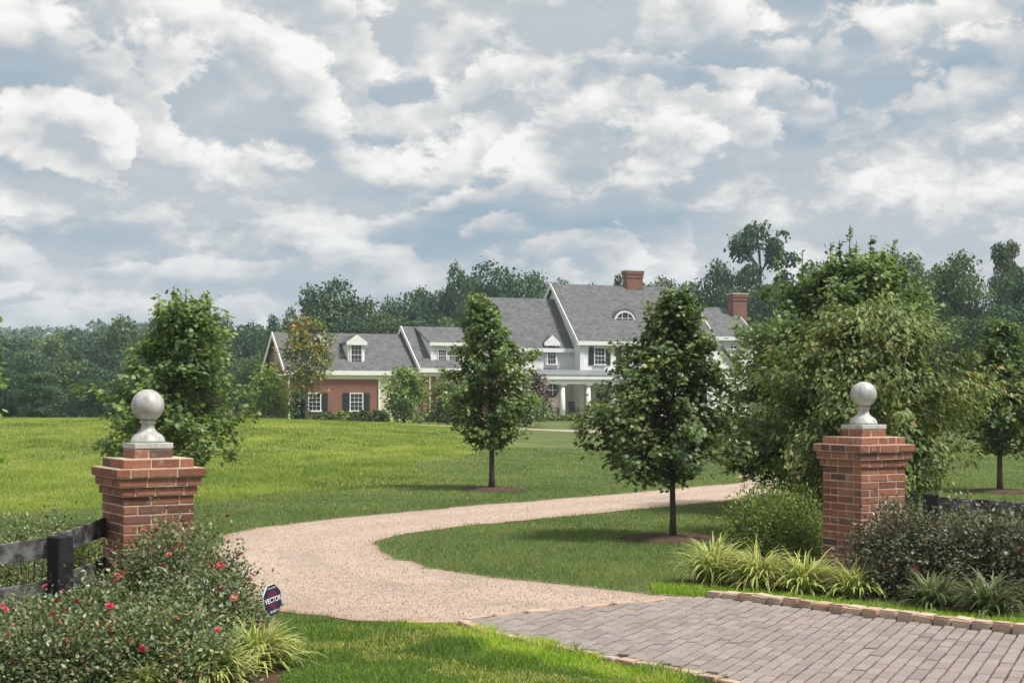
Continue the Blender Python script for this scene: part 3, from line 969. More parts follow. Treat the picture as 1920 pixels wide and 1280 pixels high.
# --- porch
pb = -0.9
pa0, pa1 = HA(1012, pb), HA(1200, pb)
pz = HZ(704, pa0 + 2, pb - 0.3)
fl = 0.30
porch = MB().box(pa0, pa1, pb, mb_ - 0.01, -0.3, fl).build('porch', M['porch_floor'], house)
MB().prism([(pb - 0.35, pz), (nb - 0.004, pz + 0.42), (nb - 0.004, pz + 0.50), (pb - 0.35, pz + 0.07)], 0, pa0 - 0.3, pa1 + 0.3).build('porch_roof', M['lead'], porch)
MB().box(pa0 - 0.3, pa1 + 0.3, pb - 0.32, pb + 0.5, pz - 0.28, pz - 0.002).build('cornice', M['white_trim'], porch)
MB().box(pa0 - 0.1, pa1 + 0.1, pb - 0.18, pb + 0.36, pz - 0.62, pz - 0.282).build('porch_beam', M['white_trim'], porch)
MB().box(pa0 - 0.1, pa1 + 0.1, pb + 0.37, nb - 0.01, pz - 0.40, pz - 0.3).build('porch_ceiling', M['white_trim'], porch)
zt_ = pz - 0.622
for pc in (1055, 1103, 1151):
    a = HA(pc, pb + 0.1)
    col = MB().lathe([(0.20, fl + 0.14), (0.205, fl + 0.7), (0.165, zt_ - 0.16)], 20, (a, pb + 0.1, 0)).build('porch_column', M['white_trim'], porch, smooth=True)
    MB().box(a - 0.28, a + 0.28, pb - 0.18, pb + 0.38, fl + 0.001, fl + 0.075).build('column_base', M['white_trim'], col)
    MB().box(a - 0.25, a + 0.25, pb - 0.15, pb + 0.35, zt_ - 0.10, zt_ - 0.001).build('column_capital', M['white_trim'], col)
# cream wall under the porch and the round window in it
MB().box(pa0 + 0.1, na0 - 0.05, mb_ - 0.05, mb_ - 0.003, fl, pz + 0.3).build('porch_wall', M['cream_wall'], house)
MB().box(na0 + 0.31, pa1, nb - 0.05, nb - 0.003, fl, pz - 0.3).build('porch_wall', M['cream_wall'], house)
ra, rz = HA(1035, mb_), HZ(731, HA(1035, mb_), mb_)
ring = [(ra + 0.52 * math.cos(R(q)), rz + 0.52 * math.sin(R(q))) for q in range(0, 360, 20)]
ring2 = [(ra + 0.42 * math.cos(R(q)), rz + 0.42 * math.sin(R(q))) for q in range(0, 360, 20)]
rw = MB().prism(ring, 1, mb_ - 0.12, mb_ - 0.052).build('round_window', M['shutter'], house)
MB().prism(ring2, 1, mb_ - 0.14, mb_ - 0.122).build('round_pane', M['glass'], rw)
MB().box(ra - 0.42, ra + 0.42, mb_ - 0.16, mb_ - 0.142, rz - 0.02, rz + 0.02).box(ra - 0.02, ra + 0.02, mb_ - 0.162, mb_ - 0.141, rz - 0.42, rz + 0.42).build('muntins', M['white_trim'], rw)
da0 = HA(1118, nb)
MB().box(da0, da0 + 1.05, nb - 0.09, nb - 0.052, fl, fl + 2.15).build('front_door', M['shutter'], house)

def rocking_chair(a, b, rz_, label):
    c, s = HC, HS
    X = HX + a * c - b * s; Y = HY + a * s + b * c
    t_ = empty('rocking_chair', (X, Y, fl), rz_)
    tag(t_, label, 'chair', 'chairs on the porch')
    MB().box(-0.28, 0.28, -0.25, 0.25, 0.40, 0.45).build('seat', M['dark_wood'], t_)
    bk = MB()
    for k in range(5):
        x = -0.24 + 0.12 * k
        bk.prism([(0.22, 0.45), (0.26, 0.45), (0.42, 1.15), (0.38, 1.15)], 0, x - 0.035, x + 0.035)
    bk.prism([(0.375, 1.08), (0.425, 1.08), (0.445, 1.19), (0.395, 1.19)], 0, -0.31, 0.31)
    bk.build('backrest', M['dark_wood'], t_)
    for sx in (-1, 1):
        MB().tube([(sx * 0.27, -0.55, 0.09), (sx * 0.27, -0.2, 0.02), (sx * 0.27, 0.2, 0.02), (sx * 0.27, 0.6, 0.11)], [0.025] * 4, 6).build('rocker', M['dark_wood'], t_)
        MB().tube([(sx * 0.27, -0.22, 0.03), (sx * 0.27, -0.24, 0.66)], [0.025] * 2, 6).build('leg', M['dark_wood'], t_)
        MB().tube([(sx * 0.27, 0.22, 0.03), (sx * 0.27, 0.24, 0.45)], [0.025] * 2, 6).build('leg', M['dark_wood'], t_)
        MB().box(sx * 0.27 - 0.04, sx * 0.27 + 0.04, -0.3, 0.28, 0.662, 0.70).build('armrest', M['dark_wood'], t_)
rocking_chair(HA(1041, 0.6), 0.6, TH + R(75), 'dark wooden rocking chair side on, beside the porch column')
rocking_chair(HA(1076, 0.4), 0.4, TH + R(10), 'dark wooden rocking chair seen from the front between two porch columns')
# ================================================================== gate pillars
m, t, b = material('pillar_brick')
oi = t.add('ShaderNodeObjectInfo').outputs['Random']
geo = t.add('ShaderNodeNewGeometry').outputs['Position']
bc = t.ramp(oi, [(0.0, (0.140, 0.062, 0.046)), (0.22, (0.245, 0.103, 0.068)), (0.5, (0.295, 0.127, 0.083)), (0.78, (0.345, 0.155, 0.102)), (0.93, (0.215, 0.102, 0.078)), (1.0, (0.12, 0.078, 0.066))])
g = t.maprange(t.noise(geo, 38.0, 6.0, 0.7), 0.25, 0.75, 0.70, 1.28, smooth=False)
bc = t.vmath('MULTIPLY', bc, t.comb(g, g, g))
bloom = t.maprange(t.noise(geo, 9.0, 4.0, 0.6), 0.55, 0.72, 0.0, 0.5)
bc = t.mix(bloom, bc, C4((0.44, 0.35, 0.31)))
t.link(bc, b.inputs['Base Color'])
b.inputs['Roughness'].default_value = 0.88
b.inputs['Specular IOR Level'].default_value = 0.2
bp = t.add('ShaderNodeBump'); bp.inputs['Strength'].default_value = 0.7; bp.inputs['Distance'].default_value = 0.006
t.link(t.noise(geo, 90.0, 6.0, 0.7), bp.inputs['Height']); t.link(bp.outputs[0], b.inputs['Normal'])
M['pillar_brick'] = m
M['mortar'] = plain('mortar', (0.58, 0.45, 0.345), 0.95, 0.2, 9.0, 0.8, 120.0, 0.1)
m, t, b = material('finial_stone')
geo = t.add('ShaderNodeNewGeometry').outputs['Position']
co = t.add('ShaderNodeTexCoord').outputs['Object']
n = t.noise(geo, 7.0, 5.0, 0.65, 0.6)
st = t.noise(t.vmath('MULTIPLY', geo, (26.0, 26.0, 3.0)), 1.0, 4.0, 0.6)
fc_ = t.ramp(n, [(0.3, (0.32, 0.32, 0.295)), (0.5, (0.45, 0.45, 0.425)), (0.7, (0.56, 0.56, 0.535))])
fc_ = t.mix(t.maprange(st, 0.46, 0.70, 0.0, 0.75), fc_, C4((0.25, 0.24, 0.205)))
vein = t.maprange(t.noise(geo, 16.0, 4.0, 0.5, 1.6), 0.485, 0.515, 0.0, 1.0)
vein = t.math('MULTIPLY', t.math('MULTIPLY', vein, t.math('SUBTRACT', 1.0, vein)), 1.6)
fc_ = t.mix(vein, fc_, C4((0.30, 0.29, 0.27)))
t.link(fc_, b.inputs['Base Color'])
b.inputs['Roughness'].default_value = 0.42
b.inputs['Specular IOR Level'].default_value = 0.5
bp = t.add('ShaderNodeBump'); bp.inputs['Strength'].default_value = 0.15; bp.inputs['Distance'].default_value = 0.004
t.link(t.noise(geo, 70.0, 5.0, 0.7), bp.inputs['Height']); t.link(bp.outputs[0], b.inputs['Normal'])
M['finial'] = m

CH = 1.2 / 18.0           # course height
JT = 0.0108               # joint width
BH = CH - JT
PS = 0.522                # side of the shaft
brick_cache = {}
def brick_mesh(L):
    k = round(L, 3)
    if k not in brick_cache:
        brick_cache[k] = MB().box(-L / 2, L / 2, -0.05, 0.05, -BH / 2, BH / 2).mesh('brick', M['pillar_brick'], bevel=0.0035)
    return brick_cache[k]

def pillar(px, D, yaw, dz, label, ball_label):
    # px, D: nearest vertical edge of the shaft
    e1 = Vector((math.cos(yaw), math.sin(yaw), 0)); e2 = Vector((-math.sin(yaw), math.cos(yaw), 0))
    c = Vector(((px - 960) / FPX * D, D, dz)) + (e1 + e2) * (PS / 2)
    root = empty('gate_pillar', c, yaw)
    tag(root, label, 'pillar', 'brick gate pillars')
    core = MB()
    rows = []
    for i in range(18):
        o = {15: 0.020, 16: 0.043, 17: 0.064}.get(i, 0.0)
        rows.append((i * CH, PS + 2 * o))
    rows.append((18 * CH, PS))
    rows.append((19 * CH, 0.285))
    for z, s in rows:
        h = s / 2 - 0.0045
        core.box(-h, h, -h, h, z, z + CH - 0.0001)
    core.build('mortar', M['mortar'], root)
    BL = 0.201
    for i, (z, s) in enumerate(rows):
        zc = z + BH / 2 + JT * 0.5
        h = s / 2
        # each side: bricks run from one corner; on alternate courses the other way so that corners interlock
        for side in range(4):
            flip = i % 2
            run0 = -h if not flip else -h + 0.1 + JT       # leave the corner to the neighbour's brick end
            run1 = h if flip else h - 0.1 - JT
            # lengths
            x = run0
            lens = []
            total = run1 - run0
            nfull = max(1, int(round((total + JT) / (BL + JT))))
            if s > 0.4:
                seq = []
                rem = total
                start = BL if not flip else (BL if i % 4 < 2 else 0.095)
                while rem > 0.03:
                    l = min(start, rem)
                    if rem - l - JT < 0.05:
                        l = rem
                    seq.append(l); rem -= l + JT
                    start = BL
                lens = seq if not flip else seq[::-1]
            else:
                lens = [(total - JT * (nfull - 1)) / nfull] * nfull
            for L in lens:
                xc = x + L / 2
                x += L + JT
                o = bpy.data.objects.new('brick', brick_mesh(L))
                pr = random.uniform(-0.0022, 0.0022)
                d = h - 0.05 + pr
                px_, py_, ra = [(xc, -d, 0), (d, xc, 90), (-xc, d, 180), (-d, -xc, 270)][side]
                o.location = (px_, py_, zc + random.uniform(-0.0012, 0.0012))
                o.rotation_euler = (random.gauss(0, 0.006), 0, R(ra) + random.gauss(0, 0.006))
                link(o, root)
    # stone ball on its stem: a thing of its own, resting on the brickwork
    z0 = 20 * CH + 0.004
    f = empty('stone_ball_finial', c + Vector((0, 0, z0)), yaw)
    tag(f, ball_label, 'finial', 'stone ball finials')
    MB().box(-0.145, 0.145, -0.145, 0.145, 0.0, 0.040).build('plinth', M['finial'], f, bevel=0.004)
    prof = [(0.125, 0.040), (0.125, 0.058), (0.119, 0.063), (0.117, 0.080), (0.108, 0.085), (0.104, 0.097), (0.086, 0.106), (0.066, 0.120), (0.052, 0.140), (0.046, 0.162), (0.047, 0.178), (0.056, 0.186), (0.060, 0.190), (0.060, 0.198), (0.054, 0.203), (0.046, 0.206)]
    MB().lathe(prof, 40).build('stem', M['finial'], f, smooth=True)
    R0 = 0.1185
    bz = 0.200 + R0 - 0.004
    MB().lathe([(max(0.0005, R0 * math.sin(R(q))), bz - R0 * math.cos(R(q))) for q in range(0, 181, 5)], 48).build('ball', M['finial'], f, smooth=True)
    return root
pillar(231, 10.14, R(32), -0.09, 'red brick gate pillar rising behind the rose bush and the fence', 'pale stone ball finial on the pillar by the pink roses')
pillar(1615, 12.7, R(28), 0.0, 'tall red brick gate pillar standing among grassy clumps beyond the paving', 'pale stone ball finial on the pillar beyond the paving')

# ================================================================== black board fences
m, t, b = material('black_board')
co = t.add('ShaderNodeTexCoord').outputs['Object']
oi = t.add('ShaderNodeObjectInfo').outputs['Random']
g1 = t.noise(t.vmath('MULTIPLY', co, (3.0, 40.0, 40.0)), 1.0, 6.0, 0.7)
g2 = t.noise(co, 5.0, 4.0, 0.65)
cc = t.mix(t.maprange(g2, 0.40, 0.66), C4((0.030, 0.029, 0.030)), C4((0.20, 0.195, 0.195)))
cc = t.mix(t.maprange(g1, 0.5, 0.75, 0.0, 0.4), cc, C4((0.20, 0.19, 0.185)))
t.link(cc, b.inputs['Base Color']); b.inputs['Roughness'].default_value = 0.85; b.inputs['Specular IOR Level'].default_value = 0.15
bp = t.add('ShaderNodeBump'); bp.inputs['Strength'].default_value = 0.4; bp.inputs['Distance'].default_value = 0.006
t.link(g1, bp.inputs['Height']); t.link(bp.outputs[0], b.inputs['Normal'])
M['black_board'] = m
M['black_post'] = plain('black_post', (0.022, 0.022, 0.024), 0.75, 0.5, 9.0, 0.6, 60.0, 0.2)

def fence(posts, label, rails=(0.0, 0.29), rail_h=0.135, size=0.125):
    """posts: (x, y, ground z, top z); rails are given by how far their top lies below the post top"""
    root = empty('board_fence', (posts[0][0], posts[0][1], posts[0][2]))
    tag(root, label, 'fence')
    o0 = root.location
    for i, (x, y, z0, z1) in enumerate(posts):
        a = posts[max(0, i - 1)]; c = posts[min(len(posts) - 1, i + 1)]
        rz_ = math.atan2(c[1] - a[1], c[0] - a[0])
        p = MB().box(-size / 2, size / 2, -size / 2, size / 2, -0.2, z1 - z0).build('post', M['black_post'], root, bevel=0.008)
        p.location = Vector((x, y, z0)) - o0
        p.rotation_euler = (random.gauss(0, 0.01), random.gauss(0, 0.01), rz_)
    for (x0, y0, g0, t0), (x1, y1, g1_, t1) in zip(posts[:-1], posts[1:]):
        dv = Vector((x1 - x0, y1 - y0, 0)); L = dv.length; dv.normalize()
        nrm = Vector((-dv.y, dv.x, 0))
        if nrm.y < 0: nrm = -nrm
        for r_ in rails:
            dzz = (t1 - t0)
            mb = MB().prism([(0, -rail_h), (L, dzz - rail_h), (L, dzz), (0, 0)], 1, -0.0125, 0.0125)
            q = mb.build('rail', M['black_board'], root, bevel=0.003)
            q.location = Vector((x0, y0, t0 - r_ - 0.01)) + nrm * (size / 2 + 0.016) - o0
            q.rotation_euler = (0, 0, math.atan2(dv.y, dv.x))
    return root
fence([(-2.93, 10.55, -0.09, 0.745), (-3.02, 9.5, -0.09, 0.695), (-4.45, 8.3, -0.1, 0.56), (-6.4, 7.6, -0.1, 0.5)], 'weathered black board fence running from the brick pillar behind the roses')
fence([(3.70, 12.55, 0.0, 0.78), (5.6, 11.9, 0.0, 0.68), (7.6, 11.5, 0.0, 0.64)], 'black board fence half hidden behind the dark bushes beyond the paving', rails=(0.02, 0.36))

# ================================================================== yard sign
m, t, b = material('sign_navy'); b.inputs['Base Color'].default_value = C4((0.012, 0.016, 0.045)); b.inputs['Roughness'].default_value = 0.35; M['navy'] = m
m, t, b = material('sign_white'); b.inputs['Base Color'].default_value = C4((0.70, 0.74, 0.78)); b.inputs['Roughness'].default_value = 0.4; M['sign_white'] = m
m, t, b = material('sign_red'); b.inputs['Base Color'].default_value = C4((0.11, 0.014, 0.04)); b.inputs['Roughness'].default_value = 0.4; M['sign_red'] = m
m, t, b = material('sign_stake'); b.inputs['Base Color'].default_value = C4((0.42, 0.40, 0.22)); b.inputs['Roughness'].default_value = 0.5; M['stake'] = m
SD = 8.8
sp = at(510, 1124, SD)
sign = empty('yard_sign', (sp.x, sp.y, gz(sp.x, sp.y)), 0)
tag(sign, 'dark blue octagonal yard sign reading VECTOR on a short stake', 'sign')
zc = sp.z - sign.location.z
def octo(r):
    return [(r * math.cos(R(22.5 + 45 * k)) , r * math.sin(R(22.5 + 45 * k)) ) for k in range(8)]
plate = MB().prism(octo(0.120), 1, -0.004, 0.004).build('plate', M['sign_white'], sign)
plate.location = (0, 0, zc)
plate.rotation_euler = (R(-4), R(-5), R(66))
plate.scale = (0.86, 0.86, 0.86)
MB().prism(octo(0.1165), 1, -0.0065, -0.0045).build('face', M['navy'], plate)
def text(body, size, x, z, mat, name='lettering', shear=0.0, y=-0.0085, bold=0.0):
    cu = bpy.data.curves.new(name, 'FONT')
    cu.body = body; cu.size = size; cu.align_x = 'CENTER'; cu.align_y = 'CENTER'; cu.shear = shear; cu.extrude = 0.0006; cu.offset = bold
    o = bpy.data.objects.new(name, cu); COL.objects.link(o)
    dg = bpy.context.evaluated_depsgraph_get()
    me = bpy.data.meshes.new_from_object(o.evaluated_get(dg))
    bpy.data.objects.remove(o); bpy.data.curves.remove(cu)
    me.materials.clear(); me.materials.append(mat)
    q = link(bpy.data.objects.new(name, me), plate)
    q.location = (x, y, z); q.rotation_euler = (R(90), 0, 0)
    return q
# red emblem: two bold arcs behind the name
def arcband(r0, r1, a0, a1, cz):
    pts = [(r1 * math.cos(R(a)), cz + r1 * math.sin(R(a))) for a in np.linspace(a0, a1, 14)]
    pts += [(r0 * math.cos(R(a)), cz + r0 * math.sin(R(a))) for a in np.linspace(a1, a0, 14)]
    return pts
em = MB()
em.prism(arcband(0.045, 0.072, 25, 155, -0.002), 1, -0.0074, -0.0066)
em.prism(arcband(0.002, 0.034, 0, 180, 0.012), 1, -0.0076, -0.0066)
em.prism(arcband(0.030, 0.062, 205, 335, 0.0), 1, -0.0072, -0.0066)
em.build('emblem', M['sign_red'], plate)
text('VECTOR', 0.052, 0.0, 0.0, M['sign_white'], bold=0.0008)
text('SECURITY', 0.024, 0.0, -0.083, M['sign_white'])
text('PROTECTED BY', 0.015, 0.0, 0.086, M['sign_white'])
MB().box(-0.014, 0.014, 0.0055, 0.0115, -0.15, zc - 0.05).build('stake', M['stake'], sign)
# ================================================================== leaves
def basis(ax, nrm):
    ax = ax / np.maximum(1e-9, np.linalg.norm(ax, axis=1))[:, None]
    nrm = nrm - ax * np.sum(nrm * ax, 1)[:, None]
    nrm = nrm / np.maximum(1e-9, np.linalg.norm(nrm, axis=1))[:, None]
    side = np.cross(ax, nrm)
    return side, ax, nrm

def leaf_geo(tmpl, P, axis, nrm, size, tint):
    """copies of a leaf template (x across, y along, z up) at points P"""
    V0, T0 = tmpl
    s, a, n = basis(axis, nrm)
    V = (P[:, None, :] + size[:, None, None] * (V0[None, :, 0:1] * s[:, None, :] + V0[None, :, 1:2] * a[:, None, :] + V0[None, :, 2:3] * n[:, None, :]))
    T = (T0[None] + len(V0) * np.arange(len(P))[:, None, None]).reshape(-1, 3)
    return V.reshape(-1, 3), T, np.repeat(tint, len(V0))

MAPLE = (np.array([(0, .32, -.05), (0, 0, 0), (.30, .02, .02), (.24, .22, -.01), (.52, .42, .05), (.24, .50, -.01), (.30, .74, .03), (.12, .68, 0), (0, 1.0, .04), (-.12, .68, 0), (-.30, .74, .03), (-.24, .50, -.01), (-.52, .42, .05), (-.24, .22, -.01), (-.30, .02, .02)], float),
         np.array([(0, i, i + 1) for i in range(1, 14)] + [(0, 14, 1)]))
OVAL = (np.array([(0, 0, 0), (.20, .25, .03), (.24, .55, .05), (0, 1.0, -.06), (-.24, .55, .05), (-.20, .25, .03), (0, .5, -.02)], float),
        np.array([(6, 0, 1), (6, 1, 2), (6, 2, 3), (6, 3, 4), (6, 4, 5), (6, 5, 0)]))
ROSE = (np.array([(0, 0, 0), (.30, .40, .06), (0, 1.0, -.03), (-.30, .40, .06), ], float), np.array([(0, 1, 2), (0, 2, 3)]))
LANCE = (np.array([(0, 0, 0), (.11, .35, .02), (0, 1.0, -.08), (-.11, .35, .02)], float), np.array([(0, 1, 2), (0, 2, 3)]))
CLUMP = (np.array([(-.5, -.3, .0), (.1, -.55, .1), (.55, -.05, -.05), (.15, .5, .08), (-.45, .35, -.06)], float), np.array([(0, 1, 2), (0, 2, 3), (0, 3, 4)]))

M['bark'] = bark_mat('bark', (0.085, 0.068, 0.055))
M['bark_grey'] = bark_mat('bark_grey', (0.20, 0.175, 0.15))
M['maple'] = leaf_mat('maple_leaf', [(0.0, (0.032, 0.056, 0.021)), (0.35, (0.060, 0.094, 0.031)), (0.7, (0.098, 0.134, 0.045)), (0.93, (0.145, 0.178, 0.060)), (1.0, (0.18, 0.19, 0.055))], 0.45, 0.30, 0.5, gain=1.9)
M['maple_light'] = leaf_mat('maple_light_leaf', [(0.0, (0.038, 0.066, 0.024)), (0.4, (0.074, 0.114, 0.038)), (0.8, (0.122, 0.164, 0.056)), (1.0, (0.17, 0.20, 0.065))], 0.48, 0.32, 0.5, gain=1.9)
M['dogwood'] = leaf_mat('dogwood_leaf', [(0.0, (0.046, 0.070, 0.022)), (0.4, (0.090, 0.126, 0.038)), (0.75, (0.145, 0.176, 0.054)), (0.94, (0.17, 0.175, 0.055)), (1.0, (0.22, 0.14, 0.06))], 0.5, 0.30, 0.4)
M['fall_maple'] = leaf_mat('turning_leaf', [(0.0, (0.06, 0.09, 0.025)), (0.5, (0.11, 0.14, 0.035)), (0.72, (0.20, 0.14, 0.04)), (1.0, (0.32, 0.10, 0.035))], 0.55, 0.3, 0.3)
M['lime'] = leaf_mat('lime_leaf', [(0.0, (0.05, 0.09, 0.022)), (0.5, (0.12, 0.18, 0.035)), (1.0, (0.24, 0.28, 0.06))], 0.5, 0.3, 0.4)
M['wood_leaf'] = leaf_mat('woodland_leaf', [(0.0, (0.014, 0.036, 0.020)), (0.5, (0.032, 0.068, 0.032)), (0.85, (0.056, 0.098, 0.042)), (1.0, (0.09, 0.13, 0.05))], 0.6, 0.22, 0.3)
M['wood_leaf_warm'] = leaf_mat('woodland_warm_leaf', [(0.0, (0.028, 0.050, 0.018)), (0.5, (0.054, 0.086, 0.028)), (0.85, (0.085, 0.120, 0.036)), (1.0, (0.12, 0.15, 0.05))], 0.6, 0.22, 0.3)
M['pine_leaf'] = leaf_mat('pine_leaf', [(0.0, (0.014, 0.032, 0.018)), (0.6, (0.026, 0.052, 0.026)), (1.0, (0.05, 0.08, 0.035))], 0.6, 0.15, 0.3)
M['magnolia'] = leaf_mat('magnolia_leaf', [(0.0, (0.016, 0.032, 0.014)), (0.6, (0.040, 0.060, 0.022)), (0.85, (0.09, 0.07, 0.035)), (1.0, (0.14, 0.12, 0.07))], 0.35, 0.12, 0.5)
M['rose'] = leaf_mat('rose_leaf', [(0.0, (0.028, 0.040, 0.020)), (0.35, (0.062, 0.084, 0.038)), (0.70, (0.112, 0.134, 0.064)), (0.90, (0.19, 0.205, 0.115)), (0.955, (0.17, 0.085, 0.05)), (1.0, (0.22, 0.06, 0.045))], 0.40, 0.24, 0.5, gain=2.0)
M['rose_dark'] = leaf_mat('rose_dark_leaf', [(0.0, (0.024, 0.030, 0.020)), (0.4, (0.058, 0.064, 0.038)), (0.75, (0.108, 0.108, 0.066)), (0.90, (0.19, 0.18, 0.13)), (0.96, (0.13, 0.07, 0.05)), (1.0, (0.17, 0.09, 0.06))], 0.40, 0.2, 0.5)
M['spirea'] = leaf_mat('spirea_leaf', [(0.0, (0.045, 0.068, 0.020)), (0.5, (0.105, 0.142, 0.038)), (1.0, (0.19, 0.215, 0.065))], 0.5, 0.3, 0.4)
M['purple'] = leaf_mat('purple_leaf', [(0.0, (0.025, 0.016, 0.020)), (0.6, (0.055, 0.030, 0.034)), (1.0, (0.10, 0.07, 0.05))], 0.5, 0.2, 0.4)
M['sage'] = leaf_mat('sage_leaf', [(0.0, (0.06, 0.08, 0.045)), (0.6, (0.12, 0.145, 0.085)), (1.0, (0.21, 0.22, 0.15))], 0.6, 0.2, 0.3)
M['tawny'] = leaf_mat('tawny_leaf', [(0.0, (0.07, 0.065, 0.045)), (0.6, (0.14, 0.125, 0.085)), (1.0, (0.22, 0.19, 0.14))], 0.6, 0.2, 0.3)

def crown_env(profile, h):
    hs = [p[0] for p in profile]; rs = [p[1] for p in profile]
    return np.interp(h, hs, rs)

def young_tree(name, label, x, y, height, profile, n_br, leaves_per, leaf, tmpl, mat, bark, seed, trunk_r=0.035, stems=1, shoots=(), droop=0.45, group=None, tint_shift=0.0, rise=0.55, cat='tree', flat=1.0, shift=((0, 0), (1, 0)), clus=0.10, mulch=0.0):
    """trunk, boughs and twigs with leaves set along them; profile: (share of height, crown radius)"""
    r = np.random.default_rng(seed)
    z0 = gz(x, y)
    root = empty(name, (x, y, z0))
    tag(root, label, cat, group)
    wood = MB()
    branches = []
    stem_pts = []
    for sidx in range(stems):
        a = 2 * math.pi * sidx / max(1, stems) + 0.5
        off = 0.0 if stems == 1 else 1.0
        pts = []; rad = []
        for k in range(9):
            f = k / 8
            lean = off * f * profile[len(profile) // 2][1] * 0.55
            pts.append((math.cos(a) * (lean + 0.05 * off) + r.normal(0, 0.012) * f, math.sin(a) * (lean + 0.05 * off) + r.normal(0, 0.012) * f, -0.06 + f * height * (0.93 if stems == 1 else 0.8)))
            rad.append(trunk_r * (1 - 0.86 * f) * (1.25 if k == 0 else 1.0) / (1 if stems == 1 else 1.3))
        wood.tube(pts, rad, 9)
        stem_pts.append(np.array(pts))
    lo = profile[0][0]
    tw_a, tw_b, tw_w = [], [], []
    for i in range(n_br):
        f = lo + (0.985 - lo) * ((i + r.random()) / n_br) ** 0.9
        sp_ = stem_pts[i % stems]
        hz = f * height
        st = np.array([np.interp(max(0.05, hz - 0.25 * rise * crown_env(profile, f)), sp_[:, 2], sp_[:, q]) for q in range(3)])
        az = i * 2.399963 + r.normal(0, 0.35)
        R_ = crown_env(profile, f) * r.uniform(0.58, 1.08) * (1 + 0.13 * math.sin(2 * az + 9 * f + seed) + 0.10 * math.sin(5 * az - 14 * f + 2 * seed))
        if r.random() < 0.14: R_ *= 1.2
        en = np.array([math.cos(az) * R_, math.sin(az) * R_ * flat, hz + rise * 0.35 * R_ * r.uniform(0.2, 1.2)])
        en[0] += np.interp(f, [p[0] for p in shift], [p[1] for p in shift])
        mid = st * 0.45 + en * 0.55 + np.array([0, 0, 0.06 * R_])
        b_t = r.normal(0, 0.11)
        br_r = trunk_r * 0.34 * (1 - 0.5 * f)
        wood.tube([st, mid, en], [br_r, br_r * 0.6, br_r * 0.2], 5, cap=False)
        L = np.linalg.norm(en - st)
        nt = max(3, int(2 + 5 * L))
        for k in range(nt):
            q = 0.30 + 0.70 * (k + r.random()) / nt
            p = st * (1 - q) ** 2 + 2 * mid * q * (1 - q) + en * q * q
            dirn = (en - st) / L + r.normal(0, 0.65, 3) + np.array([0, 0, 0.25])
            dirn /= np.linalg.norm(dirn)
            tl = L * r.uniform(0.16, 0.34) * (1.15 - 0.5 * q)
            e = p + dirn * max(0.07, tl)
            wood.tube([p, e], [br_r * 0.3, br_r * 0.12], 3, cap=False)
            tw_a.append(p); tw_b.append(e); tw_w.append(b_t)
    n_branch_twigs = len(tw_a)
    for (sx, sy, sh) in shoots:
        p = np.array([sx, sy, height * 0.78]); e = np.array([sx * 1.08, sy, sh])
        wood.tube([p, e], [trunk_r * 0.22, trunk_r * 0.08], 4, cap=False)
        n = 12
        for k in range(n):
            q0 = p + (e - p) * (0.30 + 0.70 * k / n)
            aa = k * 1.57
            d = np.array([math.cos(aa), math.sin(aa), 0.55]) * 0.075 * (1.2 - 0.6 * k / n)
            tw_a.append(q0); tw_b.append(q0 + d); tw_w.append(0.0)
    A = np.array(tw_a); B = np.array(tw_b)
    ti = np.repeat(np.arange(len(A)), [leaves_per if i < n_branch_twigs else 4 for i in range(len(A))])
    n = len(ti)
    q = r.uniform(0.15, 1.08, n)
    P = A[ti] * (1 - q)[:, None] + B[ti] * q[:, None] + r.normal(0, 1, (n, 3)) * np.where(ti < n_branch_twigs, clus * 0.45, 0.018)[:, None]
    outw = P.copy(); outw[:, 2] = 0
    outw /= np.maximum(0.05, np.linalg.norm(outw, axis=1))[:, None]
    axis = outw * 0.8 + r.normal(0, 0.55, (n, 3)) + np.array([0, 0, -droop])
    nrm = np.array([0, 0, 1.0]) + outw * 0.45 + r.normal(0, 0.42, (n, 3))
    tt = (r.normal(0, 0.10, len(A)) + np.array(tw_w))[ti]
    tint = np.clip(r.beta(2.2, 2.6, n) + tt + tint_shift, 0, 1)
    V, T, tn = leaf_geo(tmpl, P, axis, nrm, leaf * r.uniform(0.65, 1.15, n), tint)
    wood.build('trunk', bark, root, smooth=True)
    cr = obj_np('crown', V, T, mat, root, attrs={'tint': tn}); cr['kind'] = 'stuff'
    if mulch > 0:
        nseg = 28
        vs = [(0, 0, 0.05)]; rads = r.uniform(0.85, 1.15, nseg)
        for k in range(nseg):
            a = 2 * math.pi * k / nseg
            vs.append((math.cos(a) * mulch * 0.6, math.sin(a) * mulch * 0.6, 0.045))
        for k in range(nseg):
            a = 2 * math.pi * k / nseg
            xx, yy = math.cos(a) * mulch * rads[k], math.sin(a) * mulch * rads[k]
            vs.append((xx, yy, gz(x + xx, y + yy) - z0 + 0.004))
        fs = []
        for k in range(nseg):
            k2 = (k + 1) % nseg
            fs.append((0, 1 + k, 1 + k2)); fs.append((1 + k, 1 + nseg + k, 1 + nseg + k2, 1 + k2))
        me = bpy.data.meshes.new('mulch_ring'); me.from_pydata(vs, [], fs); me.materials.append(M['mulch'])
        mo_ = link(bpy.data.objects.new('mulch_ring', me)); mo_.location = (x, y, z0)
        tag(mo_, 'ring of dark mulch at the foot of the ' + label.split(' standing')[0].split(' on the')[0].split(' behind')[0], 'mulch', kind='structure')
        MULCH.append((x, y, mulch))
    return root

MULCH = []
def base_of(px, py):
    return on_ground(px, py)

